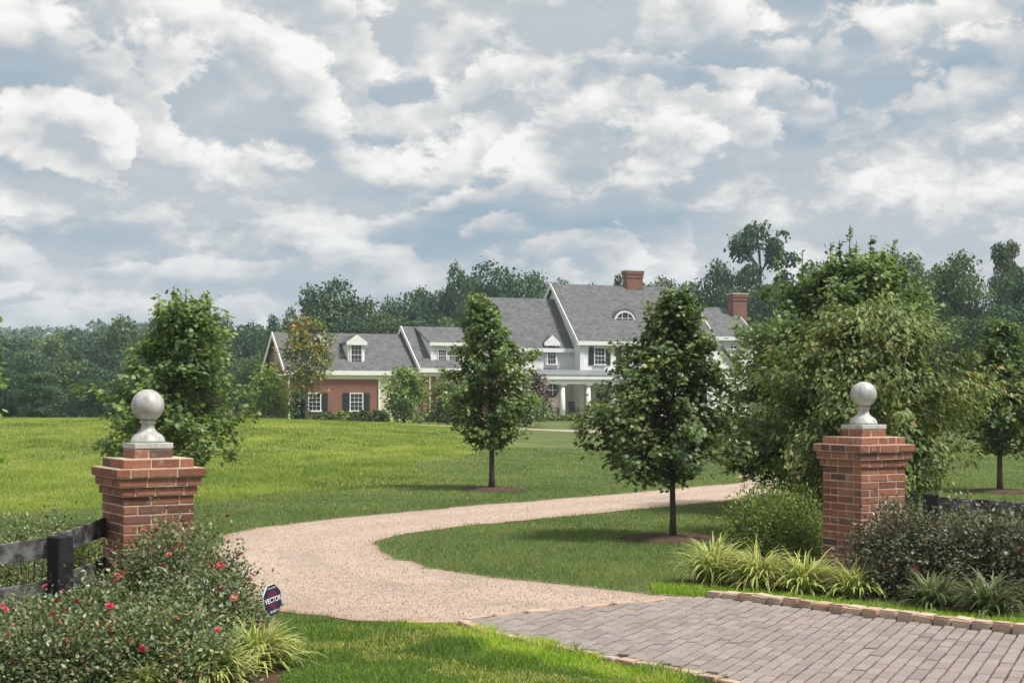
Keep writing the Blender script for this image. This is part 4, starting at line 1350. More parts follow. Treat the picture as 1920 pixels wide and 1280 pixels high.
# maple on the far side of the drive, in front of the house
x, y = base_of(922, 918)
k_ = FPX / y
young_tree('maple_tree', 'slim young maple with thin dark trunk standing beyond the gravel drive', x, y, (918 - 556) / k_, [(0.215, 0.25), (0.25, 0.54), (0.34, 0.66), (0.464, 0.77), (0.60, 0.72), (0.72, 0.58), (0.84, 0.34), (0.93, 0.18), (1.0, 0.08)], 150, 22, 0.078, MAPLE, M['maple'], M['bark'], 3, 0.055, droop=0.5, mulch=0.62, shift=((0.1, -0.04), (0.45, 0.0), (0.74, -0.05), (0.88, -0.15), (1, -0.25)))
# maple on the lawn inside the bend
x, y = base_of(1262, 1010)
k_ = FPX / y
young_tree('maple_tree', 'dense dark green maple on the lawn inside the bend of the drive', x, y, (1010 - 545) / k_, [(0.235, 0.35), (0.27, 0.66), (0.344, 0.84), (0.45, 0.82), (0.56, 0.66), (0.667, 0.52), (0.774, 0.40), (0.88, 0.28), (0.968, 0.13), (1.0, 0.06)], 180, 22, 0.068, MAPLE, M['maple'], M['bark'], 8, 0.040, droop=0.5, mulch=0.62, shift=((0.1, -0.15), (0.34, -0.22), (0.45, -0.20), (0.56, -0.12), (0.667, -0.04), (0.8, 0.0), (1, 0.07)))
# maple behind the left pillar
d = 17.0
x = (318 - 960) / FPX * d; k_ = FPX / d
young_tree('maple_tree', 'leafy maple with open top behind the pillar by the pink roses', x, d, 2.80, [(0.24, 0.45), (0.30, 0.85), (0.44, 0.88), (0.55, 0.70), (0.68, 0.58), (0.80, 0.52), (0.91, 0.40), (1.0, 0.16)], 130, 17, 0.072, MAPLE, M['maple_light'], M['bark'], 21, 0.042, droop=0.4, rise=0.8, shift=((0.1, 0.0), (0.45, 0.0), (0.57, 0.02), (0.68, 0.14), (0.8, 0.19), (1, 0.20)), shoots=[(-0.12, 0.0, 2.88), (0.17, 0.05, 2.93), (0.42, 0.0, 2.92), (0.02, 0.1, 2.97)])
# tall maple behind the right pillar with shoots at its top
d = 20.5
x = (1535 - 960) / FPX * d; k_ = FPX / d
young_tree('maple_tree', 'tall maple with upright leading shoots standing behind the drooping tree', x, d, 3.55, [(0.06, 0.95), (0.13, 1.30), (0.34, 1.42), (0.56, 1.26), (0.775, 0.98), (0.88, 0.84), (0.97, 0.55), (1.0, 0.3)], 250, 17, 0.088, MAPLE, M['maple_light'], M['bark'], 33, 0.07, droop=0.35, rise=0.8, shift=((0, -0.10), (0.34, -0.16), (0.56, 0.02), (0.775, 0.46), (1, 0.54)),
           shoots=[(0.16, 0.0, 3.86), (0.42, 0.0, 4.12), (0.70, 0.0, 3.98), (1.00, 0.0, 3.90), (0.54, 0.15, 3.90), (-0.20, 0.1, 3.76), (0.30, 0.1, 3.92), (-0.5, 0.0, 3.66)])
# broad drooping tree right behind the right pillar
d = 16.6
x = (1625 - 960) / FPX * d
young_tree('drooping_tree', 'broad olive green tree with drooping narrow leaves right behind the brick pillar', x, d, 2.70, [(0.10, 0.84), (0.20, 1.20), (0.36, 1.28), (0.52, 1.22), (0.68, 1.08), (0.82, 0.88), (0.92, 0.58), (1.0, 0.28)], 210, 22, 0.076, OVAL, M['dogwood'], M['bark_grey'], 41, 0.05, stems=4, droop=0.8, rise=0.6, clus=0.12)
# maple at the right edge
x, y = base_of(1875, 922)
k_ = FPX / y
young_tree('maple_tree', 'young maple with bare lower trunk standing beyond the black fence', x, y, (922 - 598) / k_, [(0.22, 0.3), (0.28, 0.70), (0.42, 0.80), (0.56, 0.72), (0.72, 0.54), (0.86, 0.36), (1.0, 0.10)], 130, 20, 0.080, MAPLE, M['maple'], M['bark'], 55, 0.055, mulch=0.66)
# a tree standing mostly outside the frame on the left
d = 19.0
young_tree('maple_tree', 'yellow green tree just peeping in at the left edge of the picture', (-80 - 960) / FPX * d, d, 2.80, [(0.2, 0.4), (0.35, 0.55), (0.6, 0.60), (0.85, 0.60), (1.0, 0.20)], 40, 10, 0.10, MAPLE, M['lime'], M['bark'], 61, 0.045)

# ================================================================== planting near the gate
def dome_bush(name, label, x, y, rx, ry, h, n, leaf, tmpl, mat, seed, cat='shrub', group=None, stems=26, flowers=0, fmat=None, upright=0.0, lump=0.22, tint_shift=0.0, low=0.0, fl_size=0.028):
    """a many-stemmed bush: stems fan out, leaves fill a lumpy dome"""
    r = np.random.default_rng(seed)
    z0 = gz(x, y)
    root = empty(name, (x, y, z0))
    tag(root, label, cat, group)
    wood = MB()
    for i in range(stems):
        a = r.uniform(0, 6.283); q = math.sqrt(r.random()) * 0.85
        e = np.array([math.cos(a) * rx * q, math.sin(a) * ry * q, h * (1 - 0.5 * q * q) * r.uniform(0.75, 1.08)])
        b0 = np.array([math.cos(a) * rx * 0.12, math.sin(a) * ry * 0.12, -0.03])
        mid = b0 * 0.5 + e * 0.5 + np.array([0, 0, h * 0.12])
        wood.tube([b0, mid, e], [0.006, 0.004, 0.0015], 4, cap=False)
    wood.build('stem', M['bark'], root)
    # sprays: leaves gathered round points in the dome
    ns = max(30, n // 16)
    u = r.normal(0, 1, (ns, 3)); u[:, 2] = np.abs(u[:, 2]) * 0.9 - low
    u /= np.linalg.norm(u, axis=1)[:, None]
    rad = r.uniform(0.45, 1.0, ns) ** 0.5
    ph = r.uniform(0, 6.283, 4)
    ang_ = np.arctan2(u[:, 1], u[:, 0])
    lumpf = 1 + lump * (0.5 * np.sin(3 * ang_ + ph[0]) * np.sin(4 * u[:, 2] + ph[1]) + 0.5 * np.sin(7 * ang_ + ph[2] + 5 * u[:, 2])) + r.normal(0, 0.05, ns)
    Cn = u * (rad * lumpf)[:, None] * np.array([rx, ry, h * 0.92]) + np.array([0, 0, h * 0.06])
    Cn[:, 2] = np.maximum(Cn[:, 2], 0.02)
    stray = r.random(ns) < 0.05
    Cn[stray] += u[stray] * np.array([0.08, 0.08, 0.10]) 
    ti = r.integers(0, ns, n)
    sd_ = np.array([0.055, 0.055, 0.055 + 0.05 * upright])
    P = Cn[ti] + r.normal(0, 1, (n, 3)) * sd_
    P[:, 2] = np.maximum(P[:, 2], 0.005)
    outw = u[ti]
    axis = outw * (0.7 - 0.5 * upright) + r.normal(0, 0.6 - 0.3 * upright, (n, 3)) + np.array([0, 0, 1.3 * upright])
    nrm = outw * 0.6 + np.array([0, 0, 0.8 * (1 - upright)]) + r.normal(0, 0.45, (n, 3))
    tint = np.clip(r.beta(2.2, 2.6, n) + np.repeat(0, n) + r.normal(0, 0.12, ns)[ti] + tint_shift, 0, 1)
    V, T, tn = leaf_geo(tmpl, P, axis, nrm, leaf * r.uniform(0.6, 1.2, n), tint)
    fo = obj_np('foliage', V, T, mat, root, attrs={'tint': tn}); fo['kind'] = 'stuff'
    if flowers:
        # blossoms on the camera side and top of the dome, each one an object
        k = 0; tries = 0
        while k < flowers and tries < 2000:
            tries += 1
            i = int(r.integers(0, ns))
            if u[i, 2] < 0.15 or rad[i] < 0.8 or u[i, 1] > 0.5: continue
            p = Cn[i] + u[i] * 0.085 + r.normal(0, 0.02, 3)
            o = bpy.data.objects.new('blossom', FLOWER[int(r.integers(0, len(FLOWER)))])
            o.location = p; s = float(r.uniform(0.7, 1.35)) * fl_size / 0.028
            o.scale = (s, s, s)
            o.rotation_euler = (r.normal(-0.4, 0.5), r.normal(0, 0.5), r.uniform(0, 6.28))
            link(o, root)
            k += 1
    return root

m, t, b = material('rose_petal')
oi = t.add('ShaderNodeObjectInfo').outputs['Random']
t.link(t.ramp(oi, [(0.0, (0.48, 0.035, 0.075)), (0.5, (0.58, 0.06, 0.12)), (0.8, (0.60, 0.10, 0.13)), (1.0, (0.55, 0.15, 0.10))]), b.inputs['Base Color'])
b.inputs['Roughness'].default_value = 0.6
M['petal'] = m
def flower_mesh(seed):
    r = np.random.default_rng(seed)
    vs = []; fs = []
    for ring, (n, rr, zz, tilt) in enumerate(((6, 0.026, 0.004, 0.2), (5, 0.017, 0.010, 0.6), (3, 0.009, 0.013, 1.0))):
        for k in range(n):
            a = 2 * math.pi * k / n + ring * 0.5 + r.normal(0, 0.1)
            o = len(vs)
            ca, sa = math.cos(a), math.sin(a)
            def pt(f, w_, z): return (ca * f - sa * w_, sa * f + ca * w_, z)
            hw = rr * 0.55
            vs += [pt(0.002, 0, zz - 0.006), pt(rr * 0.55, hw, zz + rr * 0.3 * tilt), pt(rr * r.uniform(0.9, 1.1), 0, zz + rr * 0.75 * tilt), pt(rr * 0.55, -hw, zz + rr * 0.3 * tilt)]
            fs += [(o, o + 1, o + 2, o + 3)]
    me = bpy.data.meshes.new('blossom'); me.from_pydata(vs, [], fs); me.materials.append(M['petal'])
    return me
FLOWER = [flower_mesh(i) for i in range(4)]

RG = 'rose bushes by the near pillar'
for i, (px, D, rx, ry, h, n, fl_, lab) in enumerate([
        (330, 9.55, 0.50, 0.42, 0.80, 21000, 20, 'tall rose bush with pink blossoms covering the foot of the brick pillar'),
        (205, 8.95, 0.50, 0.40, 0.52, 12000, 14, 'rose bush with red blossoms in front of the thick black fence post'),
        (60, 8.70, 0.46, 0.40, 0.44, 10000, 13, 'low rose bush with scattered pink blossoms at the left edge below the rails'),
        (385, 8.95, 0.34, 0.36, 0.58, 9500, 7, 'rose bush leaning over the gravel just left of the blue sign'),
        (120, 8.15, 0.50, 0.36, 0.44, 11000, 8, 'nearest rose bush, low and spreading in the bottom left corner'),
        (310, 8.20, 0.46, 0.34, 0.46, 11000, 4, 'nearest rose bush with few blossoms beside the striped grass clump'),
        (-60, 8.0, 0.40, 0.36, 0.46, 4000, 3, 'rose bush cut off by the left edge of the picture')]):
    x = (px - 960) / FPX * D
    dome_bush('rose_bush', lab, x, D, rx, ry, h, n, 0.034, ROSE, M['rose'], 100 + i, 'rose bush', RG, flowers=int(fl_ * 1.6), lump=0.26, fl_size=0.025)
for i, (px, D, rx, ry, h, n, fl_, lab) in enumerate([
        (55, 10.6, 0.50, 0.40, 0.80, 5500, 0, 'rose bush behind the black fence rails at the left edge'),
        (165, 11.0, 0.36, 0.36, 0.66, 3600, 0, 'green bush between the fence and the brick pillar seen through the rails')]):
    x = (px - 960) / FPX * D
    dome_bush('rose_bush', lab, x, D, rx, ry, h, n, 0.036, ROSE, M['rose'] if i == 0 else M['spirea'], 120 + i, 'shrub', None, flowers=fl_)
for i, (px, D, rx, ry, h, n, fl_, lab) in enumerate([
        (1690, 11.75, 0.42, 0.42, 0.73, 14500, 0, 'dark bronze leaved rose bush against the pillar beyond the paving'),
        (1800, 11.45, 0.46, 0.42, 0.70, 15000, 1, 'dark bronze leaved rose bush in front of the fence post beyond the paving'),
        (1905, 11.2, 0.44, 0.42, 0.68, 14000, 3, 'dark bronze leaved rose bush with a red blossom at the right edge'),
        (2010, 10.9, 0.44, 0.42, 0.72, 5000, 2, 'dark bronze leaved rose bush cut off by the right edge')]):
    x = (px - 960) / FPX * D
    dome_bush('rose_bush', lab, x, D, rx, ry, h, n, 0.038, ROSE, M['rose_dark'], 140 + i, 'rose bush', 'dark rose bushes beyond the paving', flowers=fl_, low=0.25)
x = (1455 - 960) / FPX * 13.9
dome_bush('feathery_shrub', 'feathery light green shrub left of the tall brick pillar', x, 13.9, 0.52, 0.42, 0.74, 20000, 0.036, OVAL, M['spirea'], 160, 'shrub', None, upright=0.25, low=0.3, stems=40, lump=0.3)

# strap-leaved grass clumps, arching ribbons three vertices wide
def stripe_mat(name, edge, mid, rough=0.45):
    m, t, b = material(name)
    a = t.add('ShaderNodeAttribute', attribute_name='across').outputs['Fac']
    ti = t.add('ShaderNodeAttribute', attribute_name='tint').outputs['Fac']
    col = t.mix(t.maprange(a, 0.25, 0.8), C4(edge), C4(mid))
    f = t.maprange(ti, 0.0, 1.0, 0.6, 1.3, smooth=False)
    col = t.vmath('MULTIPLY', col, t.comb(f, f, f))
    t.link(col, b.inputs['Base Color']); b.inputs['Roughness'].default_value = rough
    tr = t.add('ShaderNodeBsdfTranslucent'); t.link(col, tr.inputs['Color'])
    mx = t.add('ShaderNodeMixShader'); mx.inputs[0].default_value = 0.35
    t.link(b.outputs[0], mx.inputs[1]); t.link(tr.outputs[0], mx.inputs[2])
    t.link(mx.outputs[0], t.n['Material Output'].inputs['Surface'])
    return m
M['stripe'] = stripe_mat('variegated_blade', (0.70, 0.72, 0.27), (0.27, 0.35, 0.065))
M['strap'] = stripe_mat('green_blade', (0.26, 0.29, 0.13), (0.085, 0.135, 0.04), 0.35)

def strap_clump(label, px, D, R_, H, n, mat, seed, wid=0.0095, group=None):
    r = np.random.default_rng(seed)
    x = (px - 960) / FPX * D
    root = empty('lilyturf_clump', (x, D, gz(x, D)))
    tag(root, label, 'grass clump', group)
    K_ = 8
    az = r.uniform(0, 6.283, n)
    ln = math.hypot(R_, H) * r.uniform(0.55, 1.12, n)
    e0 = np.radians(np.clip(r.normal(62, 16, n), 18, 88))      # how steeply a blade leaves the ground
    bend = r.uniform(0.9, 2.5, n)                              # and how far it arches over
    b0 = r.normal(0, 0.04, (n, 2))
    s = np.linspace(0, 1, K_)
    th = e0[:, None] - bend[:, None] * s[None] ** 1.6
    ds = ln[:, None] / (K_ - 1)
    out = np.concatenate([np.zeros((n, 1)), np.cumsum(np.cos(th[:, :-1]) * ds, 1)], 1)
    zz = np.concatenate([np.zeros((n, 1)), np.cumsum(np.sin(th[:, :-1]) * ds, 1)], 1)
    cx = b0[:, :1] + np.cos(az)[:, None] * out; cyy = b0[:, 1:] + np.sin(az)[:, None] * out
    wv_ = wid * (1 - 0.85 * s ** 3)[None] * r.uniform(0.7, 1.2, n)[:, None]
    px_ = -np.sin(az)[:, None] * wv_; py_ = np.cos(az)[:, None] * wv_
    V = np.empty((n, K_, 3, 3))
    for j, sg in enumerate((-1, 0, 1)):
        V[:, :, j, 0] = cx + sg * px_; V[:, :, j, 1] = cyy + sg * py_; V[:, :, j, 2] = np.maximum(0.004, zz - (0.25 * wv_ if sg == 0 else 0))
    ids = np.arange(n * K_ * 3).reshape(n, K_, 3)
    q1 = np.stack([ids[:, :-1, 0], ids[:, :-1, 1], ids[:, 1:, 1], ids[:, 1:, 0]], -1).reshape(-1, 4)
    q2 = np.stack([ids[:, :-1, 1], ids[:, :-1, 2], ids[:, 1:, 2], ids[:, 1:, 1]], -1).reshape(-1, 4)
    ac = np.tile(np.array([0.0, 1.0, 0.0]), n * K_)
    o = obj_np('blades', V.reshape(-1, 3), np.concatenate([q1, q2]), mat, root, attrs={'across': ac, 'tint': np.repeat(r.random(n), K_ * 3)}, smooth=True)
    o['kind'] = 'stuff'
GC = 'grass clumps by the far pillar'
strap_clump('yellow striped grass clump nearest the lawn, first of the row before the pillar', 1340, 12.35, 0.30, 0.42, 520, M['stripe'], 201, group=GC)
strap_clump('bright arching striped grass clump, second in the row before the pillar', 1425, 12.0, 0.30, 0.38, 520, M['stripe'], 202, group=GC)
strap_clump('yellow green striped grass clump at the corner of the tall pillar', 1507, 11.75, 0.27, 0.34, 470, M['stripe'], 203, group=GC)
strap_clump('small yellow green grass clump between the pillar and the dark rose bush', 1600, 11.55, 0.24, 0.27, 371, M['stripe'], 204, group=GC)
strap_clump('dark green strap leaved clump under the dark rose bush', 1752, 10.85, 0.27, 0.28, 285, M['strap'], 205, group=GC)
strap_clump('dark green strap leaved clump nearest the right edge by the kerb', 1855, 10.55, 0.30, 0.30, 297, M['strap'], 206, group=GC)
GL = 'striped grass clumps by the roses'
strap_clump('pale striped grass clump spreading below the blue sign', 482, 8.62, 0.26, 0.30, 520, M['stripe'], 211, group=GL)
strap_clump('pale striped grass clump at the bottom edge under the roses', 400, 8.12, 0.26, 0.24, 470, M['stripe'], 212, group=GL)
strap_clump('small striped grass clump at the bottom edge beneath the nearest rose bush', 285, 7.95, 0.20, 0.18, 247, M['stripe'], 213, group=GL)

# ================================================================== planting by the house
def simple_bush(name, label, px, py_top, py_base, D, wpx, mat, seed, n=1500, leaf=0.22, cat='shrub', upright=0.0, tmpl=CLUMP, group=None):
    k = FPX / D
    x = (px - 960) / k
    z0 = gz(x, D)
    h = EYE - (py_top - HORIZON) / k - z0
    return dome_bush(name, label, x, D, wpx / 2 / k, wpx / 2 / k, h, n, leaf, tmpl, mat, seed, cat, group, stems=8, lump=0.2, upright=upright)

def mid_tree(name, label, px, top, D, wpx, prof, mat, bark, seed, leaf=0.26, n_br=42, per=8, trunk=0.09, tmpl=OVAL, cat='tree', rise=1.3, stems=1):
    k = FPX / D
    x = (px - 960) / k
    h = EYE - (top - HORIZON) / k - gz(x, D)
    pr = [(a, b_ * wpx / 2 / k) for a, b_ in prof]
    return young_tree(name, label, x, D, h, pr, n_br, per, leaf, tmpl, mat, bark, seed, trunk, rise=rise, clus=0.5, droop=0.3, cat=cat, stems=stems)

VASE = [(0.28, 0.45), (0.42, 0.85), (0.58, 1.0), (0.74, 0.85), (0.88, 0.6), (1.0, 0.2)]
BUSHY = [(0.05, 0.7), (0.2, 1.0), (0.45, 0.95), (0.7, 0.75), (0.88, 0.45), (1.0, 0.12)]
mid_tree('turning_maple', 'slender maple with orange red turning leaves in front of the brick wing', 575, 600, 88, 100, VASE, M['fall_maple'], M['bark_grey'], 301, 0.30, 46, 7, 0.10)
mid_tree('small_tree', 'bushy light green tree at the left corner of the brick wing', 503, 692, 90, 76, BUSHY, M['lime'], M['bark'], 302, 0.30, 40, 9)
mid_tree('small_tree', 'bright yellow green small tree before the cream wall panel', 757, 694, 90, 84, BUSHY, M['lime'], M['bark'], 303, 0.28, 46, 9)
mid_tree('small_tree', 'green bushy small tree before the brick connecting wing', 838, 715, 88, 72, BUSHY, M['maple_light'], M['bark'], 304, 0.28, 40, 8)
mid_tree('purple_tree', 'small dark purple leaved tree beside the porch', 1006, 702, 96, 50, BUSHY, M['purple'], M['bark'], 305, 0.26, 36, 8)
mid_tree('small_tree', 'light green shrubby tree in front of the porch corner', 985, 745, 84, 74, BUSHY, M['maple_light'], M['bark'], 306, 0.24, 34, 8)
mid_tree('dwarf_conifer', 'small dark cone shaped evergreen beside the brick wing window', 560, 740, 95, 24, [(0.02, 1.0), (0.3, 0.85), (0.6, 0.55), (0.85, 0.25), (1.0, 0.05)], M['pine_leaf'], M['bark'], 307, 0.24, 44, 9, 0.05, tmpl=CLUMP)
for i, (px, wp, tp, lab, mt) in enumerate([(612, 46, 776, 'low green foundation shrub below the first shuttered window', 'wood_leaf_warm'), (645, 46, 774, 'low green foundation shrub between the two shuttered windows', 'spirea'), (682, 46, 773, 'low green foundation shrub below the second shuttered window', 'wood_leaf_warm'), (712, 34, 771, 'low green foundation shrub at the end of the brick wall', 'wood_leaf_warm'),
                                        (800, 44, 773, 'round grey green shrub in front of the brick connecting wing', 'sage'), (838, 58, 777, 'round tawny grass mound in front of the slim young maple', 'tawny'), (455, 60, 765, 'tawny brown shrub at the left end of the brick wing', 'tawny'),
                                        (1050, 46, 781, 'low green bedding plants in front of the porch steps', 'spirea'), (1078, 40, 779, 'low yellow green bedding plants under the porch column', 'lime'), (1022, 40, 779, 'low green bedding plants at the left of the porch', 'spirea')]):
    simple_bush('foundation_shrub', lab, px, tp, 800, 94 if px < 900 else 98, wp, M[mt], 320 + i, 1100, 0.22, group='low shrubs along the house front')
# ================================================================== woods behind the house
def wood_crown(kind, seed, n, face):
    """crown of a big tree, 10 m tall overall and about 1 m half-width unit scaled later; returns V, T, tint, lobes"""
    r = np.random.default_rng(seed)
    lobes = []
    if kind == 'oak':
        for i in range(44):
            a = r.uniform(0, 6.283); q = math.sqrt(r.random()); z = r.uniform(3.0, 9.1)
            env = 3.4 * math.sqrt(max(0.06, 1 - ((z - 5.6) / 4.3) ** 2))
            lobes.append((math.cos(a) * q * env * 0.85, math.sin(a) * q * env * 0.85, z, r.uniform(0.55, 1.25)))
    elif kind == 'tall':
        for i in range(40):
            a = r.uniform(0, 6.283); z = r.uniform(3.6, 9.4)
            env = 2.3 * math.sqrt(max(0.08, 1 - ((z - 6.4) / 3.9) ** 2))
            q = r.uniform(0.3, 1.0)
            lobes.append((math.cos(a) * q * env, math.sin(a) * q * env, z, r.uniform(0.35, 0.85)))
    elif kind == 'pine':
        for i in range(26):
            z = 2.2 + 7.4 * (i + r.random()) / 26
            env = 1.9 * (1.04 - z / 10.0) + 0.15
            a = i * 2.4
            lobes.append((math.cos(a) * env * 0.7, math.sin(a) * env * 0.7, z, 0.42 + 0.45 * env * 0.6))
    else:  # edge: foliage to the ground
        for i in range(26):
            a = r.uniform(0, 6.283); q = math.sqrt(r.random()); z = r.uniform(0.8, 8.8)
            env = 3.0 * math.sqrt(max(0.06, 1 - ((z - 4.0) / 5.8) ** 2))
            lobes.append((math.cos(a) * q * env * 0.85, math.sin(a) * q * env * 0.85, z, r.uniform(0.7, 1.25)))
    L = np.array(lobes)
    w_ = L[:, 3] ** 2; li = r.choice(len(L), n, p=w_ / w_.sum())
    u = r.normal(0, 1, (n, 3)); u[:, 2] += 0.25
    u /= np.linalg.norm(u, axis=1)[:, None]
    rad = L[li, 3] * (r.uniform(0.3, 1.1, n) ** 0.6 + r.exponential(0.10, n))
    P = L[li, :3] + u * rad[:, None] * np.array([1, 1, 0.8])
    axis = r.normal(0, 1, (n, 3)); nrm = u * 0.9 + np.array([0, 0, 0.5]) + r.normal(0, 0.5, (n, 3))
    tint = np.clip(r.beta(2, 2.4, n) * 0.8 + 0.1 + r.normal(0, 0.17, len(L))[li], 0, 1)  # random tone per lobe paints light and shaded clumps into the leaf colour
    V, T, tn = leaf_geo(CLUMP, P, axis, nrm, face * r.uniform(0.5, 1.25, n), tint)
    return V, T, tn, L

crown_me, trunk_me = {}, {}
for kind, variants, n, face, mats in (('oak', 4, 9000, 0.20, ('wood_leaf', 'wood_leaf_warm')), ('tall', 3, 7000, 0.17, ('wood_leaf', 'wood_leaf_warm')), ('pine', 2, 6000, 0.15, ('pine_leaf', 'wood_leaf')), ('edge', 3, 9000, 0.19, ('wood_leaf', 'wood_leaf_warm'))):
    for v in range(variants):
        V, T, tn, L = wood_crown(kind, 500 + 17 * v + len(kind), n, face)
        w_ = MB()
        w_.tube([(0, 0, -0.5), (0.05, 0, 3.0), (0.0, 0.05, 6.0), (0, 0, 8.8)], [0.22, 0.17, 0.11, 0.03], 8)
        for l in L[:14]:
            z1 = max(1.0, l[2] - 1.2)
            w_.tube([(0, 0, z1), (l[0] * 0.5, l[1] * 0.5, (z1 + l[2]) / 2 + 0.1), (l[0], l[1], l[2])], [0.07, 0.05, 0.02], 5, cap=False)
        trunk_me[(kind, v)] = w_.mesh('trunk', M['bark'])
        for mt in mats:
            crown_me[(kind, v, mt)] = mesh_np('crown', V, T, M[mt], attrs={'tint': tn})

woods_rng = random.Random(5)
def wood_tree(px, top, D, wpx, kind, v, mt, label, group, sink=0.0):
    k = FPX / D
    x = (px - 960) / k
    z0 = gz(x, D) - sink
    h = EYE - (top - HORIZON) / k - z0
    full = {'oak': 6.6, 'tall': 4.8, 'pine': 3.6, 'edge': 6.0}[kind]
    root = empty('woodland_tree', (x, D, z0), woods_rng.uniform(0, 6.28))
    tag(root, label, 'tree', group)
    sc_ = h / 9.75
    sw = (wpx / k) / full * (1.30 if kind in ('oak', 'edge') else 1.1)
    for nm, me in (('trunk', trunk_me[(kind, v)]), ('crown', crown_me[(kind, v, mt)])):
        o = bpy.data.objects.new(nm, me); link(o, root)
        if nm == 'crown': o['kind'] = 'stuff'
    root.scale = (sw, sw, sc_)
    return root

WOODS = {'house': [], 'valley': [], 'right': []}
GB, GLf, GR = 'wood behind the house', 'wood in the valley left of the house', 'wood on the right'
W1, W2, W3 = 'wood_leaf', 'wood_leaf_warm', 'pine_leaf'
# singled out on the skyline
wood_tree(607, 526, 150, 118, 'oak', 0, W1, 'big round crowned tree rising behind the left end of the brick wing', GB)
wood_tree(857, 503, 158, 62, 'oak', 1, W1, 'round topped tree standing above the wood left of the white house', GB)
wood_tree(1425, 424, 150, 128, 'tall', 0, W1, 'tallest open crowned tree on the skyline behind the far chimney', GR)
wood_tree(1332, 486, 158, 92, 'oak', 2, W1, 'rounded tree left of the tallest tree on the skyline', GR)
wood_tree(1886, 456, 120, 66, 'tall', 1, W2, 'thin tall tree with a gappy top at the right edge', GR)
wood_tree(512, 590, 140, 44, 'pine', 0, W3, 'small dark pine behind the left end of the brick wing', GB)
wood_tree(537, 578, 150, 50, 'oak', 3, W1, 'small dark tree between the pine and the big round tree', GB)
# rows behind the house
for px, top, D, wp, kd, v, mt in [(665, 566, 165, 100, 'oak', 1, W2), (715, 566, 160, 90, 'oak', 2, W1), (760, 546, 165, 80, 'oak', 0, W1), (795, 540, 170, 78, 'oak', 3, W1), (830, 545, 168, 80, 'oak', 2, W1),
                                  (905, 512, 165, 90, 'oak', 2, W1), (955, 497, 162, 120, 'oak', 0, W1), (1010, 512, 168, 90, 'oak', 3, W1), (1055, 530, 172, 80, 'oak', 1, W1), (1100, 532, 172, 90, 'oak', 2, W1), (1160, 514, 160, 46, 'pine', 0, W1),
                                  (1225, 526, 165, 90, 'oak', 1, W2), (1275, 530, 165, 80, 'oak', 0, W1), (690, 590, 150, 90, 'edge', 0, W1), (740, 585, 148, 90, 'edge', 1, W2), (790, 578, 150, 90, 'edge', 2, W1), (845, 585, 150, 90, 'edge', 0, W2), (890, 560, 152, 90, 'edge', 1, W1), (560, 600, 145, 80, 'edge', 2, W1), (640, 590, 148, 90, 'edge', 1, W1)]:
    WOODS['house'].append((px, top, D, wp, kd, v, mt))
# left valley
for px, top, D, wp, kd, v, mt in [(250, 596, 170, 110, 'oak', 3, W2), (330, 600, 165, 110, 'oak', 1, W1), (395, 590, 168, 100, 'oak', 2, W1), (455, 606, 170, 90, 'oak', 0, W1), (485, 612, 175, 70, 'oak', 1, W1), (180, 622, 180, 110, 'oak', 0, W1),
                                  (110, 628, 185, 110, 'oak', 1, W2), (40, 630, 185, 110, 'oak', 2, W1), (-30, 625, 185, 110, 'oak', 3, W1), (215, 650, 150, 110, 'edge', 2, W1), (140, 662, 150, 110, 'edge', 0, W2), (60, 655, 152, 110, 'edge', 1, W1), (0, 668, 140, 100, 'edge', 2, W1), (290, 640, 150, 110, 'edge', 1, W1), (370, 640, 150, 110, 'edge', 0, W1), (440, 650, 145, 90, 'edge', 2, W2), (475, 660, 140, 80, 'edge', 1, W2), (-60, 680, 140, 100, 'edge', 0, W1)]:
    WOODS['valley'].append((px, top, D, wp, kd, v, mt))
wood_tree(62, 696, 98, 84, 'edge', 1, 'wood_leaf', 'dark evergreen at the edge of the meadow, near the left border', GLf)
wood_tree(172, 706, 102, 62, 'edge', 0, 'wood_leaf', 'grey green conical tree at the meadow edge beside the leafy maple', GLf)
wood_tree(10, 690, 100, 60, 'edge', 2, 'wood_leaf', 'dark tree at the meadow edge touching the left border', GLf)
# right
for px, top, D, wp, kd, v, mt in [(1495, 500, 150, 90, 'oak', 1, W1), (1560, 490, 150, 110, 'oak', 3, W1), (1640, 480, 145, 110, 'oak', 0, W2), (1715, 472, 130, 110, 'oak', 2, W2), (1775, 484, 118, 120, 'oak', 1, W2), (1830, 520, 115, 90, 'oak', 3, W2), (1920, 500, 112, 100, 'oak', 0, W1), (1990, 480, 115, 120, 'oak', 2, W1),
                                  (1380, 520, 145, 90, 'edge', 0, W1), (1450, 530, 140, 90, 'edge', 1, W1), (1740, 560, 100, 110, 'edge', 2, W2), (1820, 580, 96, 110, 'edge', 0, W2), (1900, 570, 96, 110, 'edge', 1, W1), (1690, 590, 95, 100, 'edge', 1, W2), (1970, 560, 96, 120, 'edge', 2, W2), (2050, 520, 100, 140, 'oak', 1, W2)]:
    WOODS['right'].append((px, top, D, wp, kd, v, mt))

ORD = ['leftmost', 'second', 'third', 'fourth', 'fifth', 'sixth', 'seventh', 'eighth', 'ninth', 'tenth', 'eleventh', 'twelfth', 'thirteenth', 'fourteenth', 'fifteenth']
for key, where, grp in (('house', 'behind the house', GB), ('valley', 'in the left valley', GLf), ('right', 'behind the right hand trees', GR)):
    for front in (False, True):
        row = sorted([w_ for w_ in WOODS[key] if (w_[4] == 'edge') == front])
        for i, w_ in enumerate(row):
            o_ = ORD[i] if i == 0 else ORD[i] + ' from the left'
            what = ('low bushy tree' if front else 'dark pointed tree' if w_[4] == 'pine' else 'dark green tree' if w_[6] == W1 else 'warm green tree')
            wood_tree(*w_, f"{what}, {o_} in the {'front' if front else 'back'} row {where}", grp)

